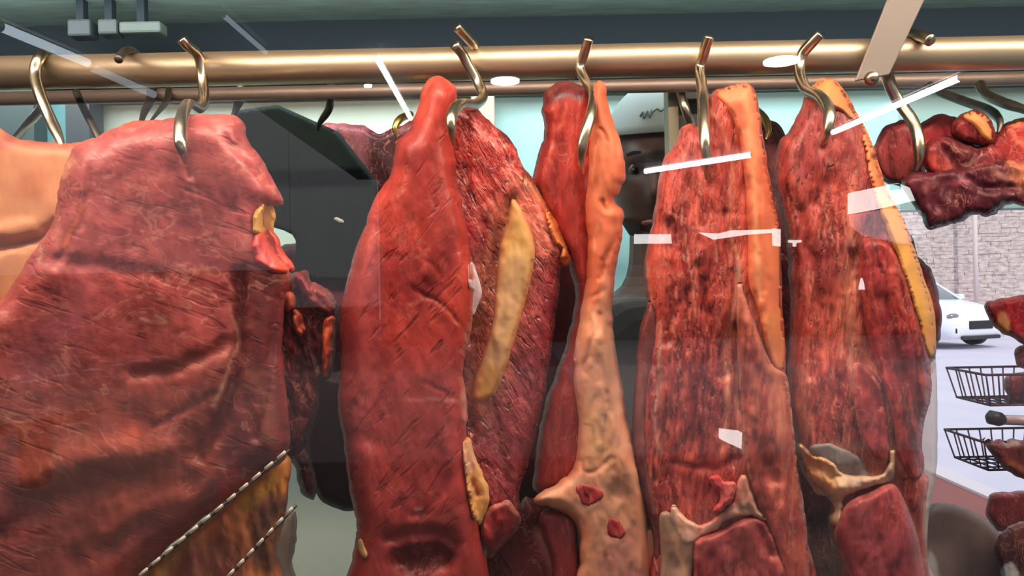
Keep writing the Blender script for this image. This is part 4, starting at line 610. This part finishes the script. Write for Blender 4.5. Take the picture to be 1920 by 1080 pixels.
# ------------------------------------------------------------------ person behind
def person():
    Y0 = 1.27; hc = PV(1236, 330, Y0)                 # centre of the head
    e = empty('person', (hc.x, Y0, 0), 'person in a pale mesh cap and grey shirt standing behind the hanging cuts', 'person')
    skin = plain('dark_skin', (70, 48, 42), 0.45, noise=0.12, scale=30)
    # body: one skinned figure
    hz = hc.z
    J_ = {'pelvis': (0, 0, .92), 'waist': (0, .0, 1.06), 'chest': (0, .0, hz - .34), 'neck0': (0, 0, hz - .20), 'neck1': (0, -.005, hz - .12), 'head0': (0, -.01, hz - .04),
          'shl': (-.17, 0, hz - .245), 'ell': (-.23, .02, hz - .50), 'wrl': (-.17, -.13, hz - .66), 'hal': (-.15, -.18, hz - .69),
          'shr': (.17, 0, hz - .245), 'elr': (.23, .02, hz - .50), 'wrr': (.17, -.13, hz - .66), 'har': (.15, -.18, hz - .69),
          'hipl': (-.09, 0, .86), 'knl': (-.10, -.01, .48), 'anl': (-.10, .02, .09), 'tol': (-.10, -.12, .035), 'hipr': (.09, 0, .86), 'knr': (.10, -.01, .48), 'anr': (.10, .02, .09), 'tor': (.10, -.12, .035)}
    rad = {'pelvis': .13, 'waist': .12, 'chest': .135, 'neck0': .065, 'neck1': .052, 'head0': .058, 'shl': .062, 'ell': .042, 'wrl': .026, 'hal': .030, 'shr': .062, 'elr': .042, 'wrr': .026, 'har': .030,
           'hipl': .09, 'knl': .058, 'anl': .04, 'tol': .03, 'hipr': .09, 'knr': .058, 'anr': .04, 'tor': .03}
    E_ = [('pelvis', 'waist'), ('waist', 'chest'), ('chest', 'neck0'), ('neck0', 'neck1'), ('neck1', 'head0'), ('chest', 'shl'), ('shl', 'ell'), ('ell', 'wrl'), ('wrl', 'hal'), ('chest', 'shr'), ('shr', 'elr'), ('elr', 'wrr'), ('wrr', 'har'),
          ('pelvis', 'hipl'), ('hipl', 'knl'), ('knl', 'anl'), ('anl', 'tol'), ('pelvis', 'hipr'), ('hipr', 'knr'), ('knr', 'anr'), ('anr', 'tor')]
    for s, q in (('hal', -1), ('har', 1)):
        bx, by, bz = J_[s]
        for k in range(5):
            ox = (k - 2) * .013 if k < 4 else -q * .03
            ln = [.055, .065, .07, .06, .035][k]
            n1, n2 = f'{s}f{k}a', f'{s}f{k}b'
            J_[n1] = (bx + ox, by - .03 * (k < 4) - .01, bz - .01); J_[n2] = (bx + ox, by - .03 - ln * .6, bz - ln * .6); rad[n1] = .009; rad[n2] = .007
            E_ += [(s, n1), (n1, n2)]
    names = list(J_)
    def skinned(nm, keys, edges, mat, grow=0.0):
        ks = list(keys); me = bpy.data.meshes.new(nm); me.from_pydata([Vector(J_[k]) + Vector((hc.x, Y0, 0)) for k in ks], [(ks.index(a), ks.index(b)) for a, b in edges], [])
        o = new_obj(nm, me, mat, e)
        md = o.modifiers.new('Skin', 'SKIN'); sv = me.skin_vertices[0].data
        for i, k in enumerate(ks): r = rad[k] + grow; sv[i].radius = (r * (1.25 if k in ('chest', 'waist', 'pelvis') else 1), r * (0.8 if k in ('chest', 'waist', 'pelvis') else 1))
        sv[0].use_root = True
        s = o.modifiers.new('Sub', 'SUBSURF'); s.levels = 2; s.render_levels = 2
        return o
    skinned('body', names, E_, skin)
    up = ['waist', 'pelvis', 'chest', 'neck0', 'shl', 'ell', 'shr', 'elr']
    skinned('shirt', up, [('pelvis', 'waist'), ('waist', 'chest'), ('chest', 'neck0'), ('chest', 'shl'), ('shl', 'ell'), ('chest', 'shr'), ('shr', 'elr')], plain('grey_shirt', (96, 98, 98), 0.8, noise=0.12, scale=14, stretch=(3, 1, .5)), .012)
    lo_ = ['pelvis', 'hipl', 'knl', 'anl', 'hipr', 'knr', 'anr']
    skinned('trousers', lo_, [('pelvis', 'hipl'), ('hipl', 'knl'), ('knl', 'anl'), ('pelvis', 'hipr'), ('hipr', 'knr'), ('knr', 'anr')], plain('dark_trousers', (40, 42, 48), 0.8), .012)
    # head: an ellipsoid shaped into a face turned slightly to the left
    turn = Matrix.Rotation(math.radians(-14), 3, 'Z') @ Matrix.Rotation(math.radians(8), 3, 'X')
    bm = bmesh.new(); bmesh.ops.create_uvsphere(bm, u_segments=48, v_segments=36, radius=1)
    def g(x, z, cx, cz, sx, sz): return math.exp(-((x - cx) / sx) ** 2 - ((z - cz) / sz) ** 2)
    for v in bm.verts:
        x, y, z = v.co; s = 1 - .26 * max(0, -z) ** 1.5
        X, Yy, Z = x * .078 * s, y * .098 * (1 - .12 * max(0, -z)), z * .125
        if y < 0:
            f = -y
            d = .026 * g(X, Z, 0, -.028, .012, .016) + .012 * g(X, Z, 0, .0, .007, .026) - .011 * (g(X, Z, -.031, .012, .016, .011) + g(X, Z, .031, .012, .016, .011)) + .006 * g(X, Z, 0, .034, .05, .010)
            d += .009 * g(X, Z, 0, -.062, .022, .007) + .008 * g(X, Z, 0, -.073, .020, .007) - .004 * g(X, Z, 0, -.0675, .024, .003) + .010 * g(X, Z, 0, -.100, .022, .014)
            Yy -= d * f
        v.co = turn @ Vector((X, Yy, Z)) + hc
    bm_obj('head', bm, skin, e, True)
    eye_w = plain('eye_white', (84, 74, 70), 0.25); eye_d = plain('iris_dark', (22, 14, 12), 0.15); lipm = plain('lips', (104, 54, 50), 0.4); beard = plain('beard_black', (22, 18, 18), 0.9, bump=0.6, noise=0.2, scale=300)
    for s in (-1, 1):
        bm = bmesh.new(); bmesh.ops.create_uvsphere(bm, u_segments=16, v_segments=12, radius=.0105)
        for v in bm.verts: v.co = turn @ (v.co + Vector((s * .031, -.0755, .012))) + hc
        ey = bm_obj('eye', bm, eye_w, e, True)
        bm = bmesh.new(); bmesh.ops.create_uvsphere(bm, u_segments=12, v_segments=8, radius=.0052)
        for v in bm.verts: v.co = turn @ (v.co + Vector((s * .031, -.0825, .010))) + hc
        bm_obj('iris', bm, eye_d, e, True)
        tube('eyebrow', [turn @ Vector((s * (.014 + .009 * k), -.092 + .003 * k * k * .4, .034 + .003 * math.sin(k))) + hc for k in range(4)], .003, beard, e, 8)
        bm = bmesh.new(); bmesh.ops.create_uvsphere(bm, u_segments=16, v_segments=12, radius=1)
        for v in bm.verts: v.co = turn @ (Vector((v.co.x * .009, v.co.y * .018, v.co.z * .031)) + Vector((s * .079, .008, -.004))) + hc
        bm_obj('ear', bm, skin, e, True)
    tube('mouth', [turn @ Vector((x, -.097 + x * x * 9, -.067)) + hc for x in (-.022, -.012, 0, .012, .022)], [.002, .0045, .005, .0045, .002], lipm, e, 10)
    bm = bmesh.new(); bmesh.ops.create_uvsphere(bm, u_segments=40, v_segments=30, radius=1)
    bmesh.ops.delete(bm, geom=[v for v in bm.verts if v.co.z > -.42 or v.co.y > .25 or (v.co.z > -.60 and abs(v.co.x) < .34 and v.co.y < 0)], context='VERTS')
    for v in bm.verts:
        x, y, z = v.co; s = 1 - .26 * max(0, -z) ** 1.5
        v.co = turn @ Vector((x * .081 * s, y * .103, z * .132)) + hc
    bm_obj('beard', bm, beard, e, True)
    # cap: a soft pale dome with a band
    mcap, t, b = nt('mesh_cap'); b.inputs['Base Color'].default_value = (*srgb((140, 156, 160)), 1); b.inputs['Roughness'].default_value = .8; b.inputs['Alpha'].default_value = .8
    bm = bmesh.new(); bmesh.ops.create_uvsphere(bm, u_segments=40, v_segments=30, radius=1)
    bmesh.ops.delete(bm, geom=[v for v in bm.verts if v.co.z < .28], context='VERTS')
    for v in bm.verts:
        x, y, z = v.co; k = 1 + .02 * math.sin(9 * math.atan2(y, x)) * (1 - z)
        v.co = turn @ Vector((x * .092 * k, y * .108 * k, z * .118 + .028)) + hc
    cap = bm_obj('cap', bm, mcap, e, True)
    sm = cap.modifiers.new('t', 'SOLIDIFY'); sm.thickness = .0025
    ink = plain('cap_ink', (66, 82, 82), 0.7)
    for ln in ([(1200, 218), (1206, 210), (1208, 222), (1214, 208), (1218, 220), (1222, 206)], [(1220, 214), (1232, 204), (1240, 208), (1252, 198), (1262, 204), (1272, 196)]):
        pts = []
        for (u, v) in catmull(ln, 4):
            p = PV(float(u), float(v), 1.0); d = (p - Vector((0, 0, H)))
            q = turn.transposed()
            # meet the cap's ellipsoid along the sight line
            o_ = q @ (Vector((0, 0, H)) - hc) - Vector((0, 0, .028)); dd = q @ d; S = Vector((1 / .0935, 1 / .1095, 1 / .1195))
            o2 = Vector((o_.x * S.x, o_.y * S.y, o_.z * S.z)); d2 = Vector((dd.x * S.x, dd.y * S.y, dd.z * S.z))
            A_, B_, C_ = d2.dot(d2), 2 * o2.dot(d2), o2.dot(o2) - 1; disc = B_ * B_ - 4 * A_ * C_
            if disc > 0: tt = (-B_ - math.sqrt(disc)) / (2 * A_); pts.append(Vector((0, 0, H)) + d * tt)
        if len(pts) > 2: tube('cap_mark', pts, .0014, ink, e, 6)
person()

# ------------------------------------------------------------------ street seen through the opening at the right
def street():
    road = plain('pale_road', (196, 190, 206), 0.8, noise=0.05, scale=1.2)
    struct(box('street_ground', (3.23, 1.9, -0.06), (40, 40, -0.01), road))
    kerb = box('kerb', (3.20, 1.92, -0.06), (3.36, 22, 0.02), plain('kerb_pale', (206, 196, 200), 0.8)); struct(kerb)
    # stone wall
    e = empty('stone_wall', (13, 23, 0), 'pale rough stone boundary wall behind the white car', 'wall')
    mst = plain('wall_mortar', (196, 178, 170), 0.95, noise=0.2, scale=6); box('wall_core', (9, 23, -.01), (22, 23.5, 3.6), mst, e)
    rnd = random.Random(3); bm = bmesh.new(); z = 0.0
    lay = None
    while z < 3.5:
        h = rnd.uniform(.09, .16); x = 9.0 + rnd.uniform(0, .2)
        while x < 18:
            wd = rnd.uniform(.16, .42); d = rnd.uniform(.01, .035)
            vs = [bm.verts.new((x + a * wd * .985 + rnd.uniform(-.012, .012), yy, z + b * h * .97 + rnd.uniform(-.012, .012))) for yy in (23 - d, 23.02) for a, b in ((0, 0), (1, 0), (1, 1), (0, 1))]
            for f in ((0, 1, 2, 3), (0, 4, 5, 1), (1, 5, 6, 2), (2, 6, 7, 3), (3, 7, 4, 0)): bm.faces.new([vs[i] for i in f])
            x += wd
        z += h
    st = bm_obj('stones', bm, plain('pale_stone', (204, 186, 180), 0.9, noise=0.3, scale=5, stretch=(1, 1, 2.2)), e); st['kind'] = 'stuff'
    # pole
    pp = PV(1830, 545, 22.3); po = empty('street_pole', (pp.x, pp.y, 0), 'slim pale street pole against the stone wall', 'pole')
    tube('pole', [(pp.x, pp.y, 0), (pp.x, pp.y, 4.4)], .06, plain('pole_pale', (222, 204, 200), 0.6), po, 12)
    tube('pole_foot', [(pp.x, pp.y, 0), (pp.x, pp.y, .12)], .12, plain('pole_pale', (222, 204, 200), 0.6), po, 12)
    # white car, front three-quarter view
    white = plain('car_white', (240, 242, 248), 0.25, spec=.6); glass = plain('car_window', (120, 128, 132), 0.08, spec=.8); black = plain('car_black', (30, 26, 30), 0.4); tyre = plain('tyre', (26, 24, 26), 0.8); chrome = plain('car_chrome', (170, 160, 166), 0.2, 1.0)
    g0 = PV(1838, 632, 17.2); W = .9; car = empty('car', (g0.x, g0.y, 0), 'white car parked in front of the pale stone wall', 'car')
    W = .90
    # side profile: x forward (front at 0, rear at -4.3)
    R3 = Matrix.Translation((g0.x, g0.y, 0)) @ Matrix.Rotation(math.radians(-70), 4, 'Z')
    def loft(stations, name, mat):                       # stations: (x, halfwidth bottom, halfwidth top, z bottom, z top)
        bm = bmesh.new(); prev = None
        for (x, wb, wt, z0, z1) in stations:
            zm = (z0 + z1) / 2; r = [bm.verts.new(R3 @ Vector(p)) for p in ((x, -wb, z0), (x, -wb * 1.02, zm), (x, -wt, z1 - .04), (x, -wt * .86, z1), (x, 0, z1 + .015), (x, wt * .86, z1), (x, wt, z1 - .04), (x, wb * 1.02, zm), (x, wb, z0))]
            if prev:
                for k in range(9): bm.faces.new((prev[k], prev[(k + 1) % 9], r[(k + 1) % 9], r[k]))
            else: bm.faces.new(r[::-1])
            prev = r
        bm.faces.new(prev)
        return bm_obj(name, bm, mat, car, True)
    b0 = loft([(.02, .60, .55, .32, .62), (-.06, .78, .70, .22, .74), (-.25, .86, .80, .20, .86), (-.8, W, .86, .20, .98), (-1.25, W, .88, .20, 1.04), (-2.2, W, .88, .20, 1.04), (-3.4, W, .88, .20, 1.06), (-4.0, .88, .84, .22, 1.06), (-4.25, .80, .74, .30, .98)], 'car_body', white)
    loft([(-1.15, .80, .70, 1.00, 1.06), (-1.85, .80, .66, 1.00, 1.46), (-2.3, .80, .66, 1.00, 1.53), (-3.1, .80, .66, 1.00, 1.52), (-3.7, .78, .64, 1.00, 1.36), (-4.05, .76, .66, 1.00, 1.06)], 'cabin', glass)
    loft([(-1.80, .68, .67, 1.42, 1.47), (-2.3, .69, .67, 1.50, 1.56), (-3.1, .69, .67, 1.49, 1.55), (-3.75, .66, .64, 1.33, 1.38)], 'roof', white)
    for s in (-1, 1):
        tube('roof_pillar', [R3 @ Vector((-1.15, s * .80, 1.02)), R3 @ Vector((-1.82, s * .69, 1.45))], .035, white, car, 8)
        tube('roof_pillar', [R3 @ Vector((-2.55, s * .83, 1.02)), R3 @ Vector((-2.55, s * .69, 1.50))], .035, black, car, 8)
        for x in (-.85, -3.5):
            wl = tube('wheel', [R3 @ Vector((x, s * .72, .32)), R3 @ Vector((x, s * .92, .32))], .32, tyre, car, 24)
            tube('hub', [R3 @ Vector((x, s * .90, .32)), R3 @ Vector((x, s * .935, .32))], .20, chrome, car, 16)
        bm = bmesh.new(); bmesh.ops.create_uvsphere(bm, u_segments=16, v_segments=10, radius=1)
        for v in bm.verts: v.co = R3 @ Vector((v.co.x * .10 - .13, v.co.y * .17 + s * .62, v.co.z * .07 + .70))
        bm_obj('headlamp', bm, chrome, car, True)
        bm = bmesh.new(); add_box(bm, (-.12, s * .56 - .13, .34), (.0, s * .56 + .13, .46), .02, R3); bm_obj('fog_lamp_recess', bm, black, car)
        bm = bmesh.new(); add_box(bm, (-1.42, s * .97 - .09, 1.02), (-1.26, s * .97 + .09, 1.15), .03, R3); bm_obj('wing_mirror', bm, white, car)
    bm = bmesh.new(); add_box(bm, (-.02, -.34, .42), (.045, .34, .60), .02, R3); bm_obj('grille', bm, black, car)
    bm = bmesh.new(); add_box(bm, (-.02, -.55, .20), (.05, .55, .28), .02, R3); bm_obj('bumper_lip', bm, black, car)
street()

# ------------------------------------------------------------------ glass front
gm = bpy.data.materials.new('shop_glass'); gm.use_nodes = True; t = gm.node_tree; t.nodes.clear()
o_ = t.nodes.new('ShaderNodeOutputMaterial'); mx = t.nodes.new('ShaderNodeMixShader'); tr = t.nodes.new('ShaderNodeBsdfTransparent'); gl = t.nodes.new('ShaderNodeBsdfGlossy'); fr = t.nodes.new('ShaderNodeFresnel'); ma = t.nodes.new('ShaderNodeMath')
tr.inputs[0].default_value = (0.97, 0.985, 0.98, 1); gl.inputs['Roughness'].default_value = 0.0; fr.inputs[0].default_value = 1.52; ma.operation = 'MULTIPLY'; ma.inputs[1].default_value = 2.0
t.links.new(fr.outputs[0], ma.inputs[0]); t.links.new(ma.outputs[0], mx.inputs[0]); t.links.new(tr.outputs[0], mx.inputs[1]); t.links.new(gl.outputs[0], mx.inputs[2]); t.links.new(mx.outputs[0], o_.inputs[0])
me = bpy.data.meshes.new('window_1'); me.from_pydata([(-1.12, GY, 0.62), (1.77, GY, 0.62), (1.77, GY, 1.97), (-1.12, GY, 1.97)], [], [(0, 1, 2, 3)])
struct(new_obj('window_1', me, gm))
struct(box('wall_front', (-1.15, GY - .02, 0), (1.8, GY + .03, .62), plain('counter_front', (200, 200, 196), .4)))
# the strip lamps inside the case, above the frame
lampm = emit('lamp_diffuser', (1.0, .84, .66), 4.0)
la = empty('case_lamp', (0, .575, 1.97), 'long warm strip lamp inside the case just behind the glass', 'lamp'); box('housing', (-1.08, .545, 1.968), (1.2, .605, 1.975), grey_paint, la)

# ------------------------------------------------------------------ what stands behind the viewer and shows in the glass
CZ = 2.78
canopy = plain('canopy_dark', (34, 40, 42), 0.9)
struct(box('ceiling_canopy', (-1.75, -8.2, CZ), (9, 1.9, CZ + .08), canopy)); struct(box('ceiling_canopy_left', (-7, -4.3, CZ), (-1.76, 1.9, CZ + .08), canopy))
struct(box('floor_pavement_side', (0.92, -30, -0.06), (30, -1.0, -0.005), plain('haze_pavement', (158, 148, 152), 0.8, noise=0.05, scale=2)))  # unseen ground made paler here so the glass reflects a haze
struct(box('floor_pavement', (-30, -40, -0.06), (0.91, -1.0, -0.01), plain('pavement', (120, 108, 104), 0.85, noise=0.1, scale=2)))
tub = emit('tube_white', (0.93, 0.97, 1.0), 30.0); tub2 = emit('tube_dim', (0.75, 0.88, 1.0), 5.0); tub3 = emit('tube_faint', (0.7, 0.85, 1.0), 2.2)
for a, b, mt, r, lab in [((0, 50), (164, 118), tub2, .022, 'dim tube lamp, nearest on the left under the canopy'), ((166, 124), (288, 177), tub3, .022, 'dim tube lamp continuing the left row under the canopy'), ((418, 28), (498, 98), tub3, .012, 'faint tube lamp second row from left under the canopy'),
                        ((703, 102), (770, 222), tub, .016, 'bright tube lamp near the middle of the canopy'), ((1210, 321), (1410, 290), tub, .028, 'bright tube lamp set crosswise at the far side of the canopy'), ((1562, 248), (1802, 145), tub, .022, 'longest bright tube lamp at the right under the canopy')]:
    z = CZ - .05; p = [mirror(u, v, on_height(u, v, z)) for u, v in (a, b)]
    e = empty('tube_lamp', p[0], lab, 'lamp'); tube('tube', p, r, mt, e, 12)
    d = (p[1] - p[0]).normalized() * .03; tube('end_cap', [p[0] - d, p[0]], r * 1.2, grey_paint, e, 12); tube('end_cap', [p[1], p[1] + d], r * 1.2, grey_paint, e, 12)
    up = Vector((0, 0, .05)); tube('batten', [p[0] + up * .9, p[1] + up * .9], .012, grey_paint, e, 6)
for u, v, w_, lab in [(947, 154, 54, 'round downlight in the canopy at the middle'), (1465, 117, 66, 'round downlight in the canopy right of the middle'), (690, 163, 15, 'tiny round downlight in the canopy')]:
    D = on_height(u, v, CZ - .03); p = mirror(u, v, D); e = empty('downlight', p, lab, 'lamp'); rr = w_ / 2 / F * D
    bm = bmesh.new(); add_tube(bm, [p + Vector((0, 0, -.0)), p + Vector((0, 0, .03))], rr, 28)
    for q in bm.verts: pass
    bm_obj('lens', bm, tub, e, True); bm = bmesh.new(); add_tube(bm, [p + Vector((0, 0, .012)), p + Vector((0, 0, .03))], rr * 1.12, 28); bm_obj('bezel', bm, grey_paint, e, True)
# road line dashes
dm = plain('road_paint', (240, 236, 230), 0.7); ln = empty('road_marking', (-8.7, -14, 0), 'dashed white line painted along the road behind the viewer', 'road marking')
for k in range(13):
    y0 = -(13.2 + k * 1.02); box('dash', (-8.82, y0 - .5, -0.01), (-8.55, y0, -0.004), dm, ln)
# pale facade left, dark facade centre, awning with added glow right
fac = empty('building', (-12, -19, 0), 'pale facade across the street with a dark base', 'building')
box('upper_wall', (mirror(-700, 500, 20).x, -19.3, mirror(200, 512, 20).z), (mirror(545, 500, 20).x, -19, 9), plain('facade_pale', (226, 214, 214), .8, noise=.05, scale=.5), fac)
box('side_wing', (mirror(546, 500, 20).x, -19.3, mirror(640, 575, 20).z), (mirror(706, 500, 20).x, -19, 9), plain('facade_pale', (226, 214, 214), .8), fac)
box('side_base', (mirror(546, 500, 20).x, -19.3, 0), (mirror(706, 500, 20).x, -19.02, mirror(640, 575, 20).z), plain('facade_base', (96, 74, 74), .8), fac)
box('base_wall', (mirror(-700, 500, 20).x, -19.3, 0), (mirror(545, 500, 20).x, -19.02, mirror(200, 512, 20).z), plain('facade_base', (96, 74, 74), .8), fac)
fac2 = empty('building', (-3, -21, 0), 'dark shopfront facade in the middle across the street', 'building')
box('wall', (mirror(712, 500, 22).x, -21.3, 0), (mirror(2400, 500, 22).x, -21, 9), plain('facade_dark', (60, 48, 48), .8), fac2)
box('door_panel', (-.6, -21.02, 0), (.5, -20.98, 2.2), plain('door_dark', (40, 34, 36), .5), fac2)
sg = empty('glowing_awning', mirror(1665, 372, 18), 'white gabled awning across the street with added glow, mirrored in the glass', 'sign')
def ext_poly(name, pts, D, dep, mat, parent):
    P_ = [mirror(u, v, D) for u, v in pts]; bm = bmesh.new(); a = [bm.verts.new(p) for p in P_]; b = [bm.verts.new(p - Vector((0, dep, 0))) for p in P_]
    bm.faces.new(a); bm.faces.new(b[::-1]); n = len(a)
    for k in range(n): bm.faces.new((a[k], b[k], b[(k + 1) % n], a[(k + 1) % n]))
    return bm_obj(name, bm, mat, parent)
lit = emit('added_glow', (1, .99, .97), 8.5); dull = emit('added_glow_dim', (.9, .85, .95), 1.6)  # emission added to the awning and highlights; they are no lamps
ext_poly('gable', [(1600, 360), (1684, 343), (1706, 352), (1716, 376), (1665, 388), (1600, 400)], 18, .3, lit, sg)
ext_poly('front_panel', [(1601, 402), (1665, 391), (1726, 394), (1736, 440), (1700, 456), (1625, 440), (1601, 420)], 18, .25, dull, sg)
ext_poly('lettering', [(1668, 347), (1688, 344), (1690, 354), (1670, 357)], 17.98, .05, plain('sign_ink', (20, 20, 22), .6), sg)
for pts, mt, lab in [([(1190, 439), (1258, 439), (1260, 456), (1190, 457)], lit, 'small white band of added glow across the street'), ([(1312, 436), (1345, 438), (1370, 432), (1452, 430), (1452, 436), (1400, 440), (1340, 449)], lit, 'long thin white streak of added glow across the street'), ([(1450, 428), (1464, 430), (1464, 462), (1451, 460)], lit, 'short upright patch of added glow across the street'), ([(1480, 450), (1503, 450), (1503, 454), (1493, 456), (1493, 462), (1489, 462), (1489, 455), (1480, 454)], lit, 'tiny bracket-shaped patch of added glow across the street'), ([(1355, 808), (1392, 812), (1390, 842), (1355, 826)], lit, 'small white patch of added glow over the pavement opposite'), ([(1617, 521), (1620, 530), (1622, 543), (1613, 543)], lit, 'tiny pointed patch of added glow across the street')]:
    D = (17 + pts[0][0] % 7 * .3) if pts[0][1] < 700 else 5.2; e = empty('added_highlight', mirror(*pts[0], D), lab, 'sign'); ext_poly('panel', pts, D, .1, mt, e)  # glowing panels added so the glass shows small pale highlights
# pillar and beam at the left edge
pl = empty('market_stand', mirror(55, 915, 6), 'pale post and beam frame of a stand behind the viewer, at left', 'stand')
pm = plain('post_pale', (200, 130, 110), .7); ext_poly('post', [(34, 800), (72, 795), (74, 914), (36, 914)], 5.6, .15, pm, pl); ext_poly('beam', [(-60, 808), (-60, 830), (150, 788), (188, 768), (140, 770)], 5.6, .15, pm, pl)
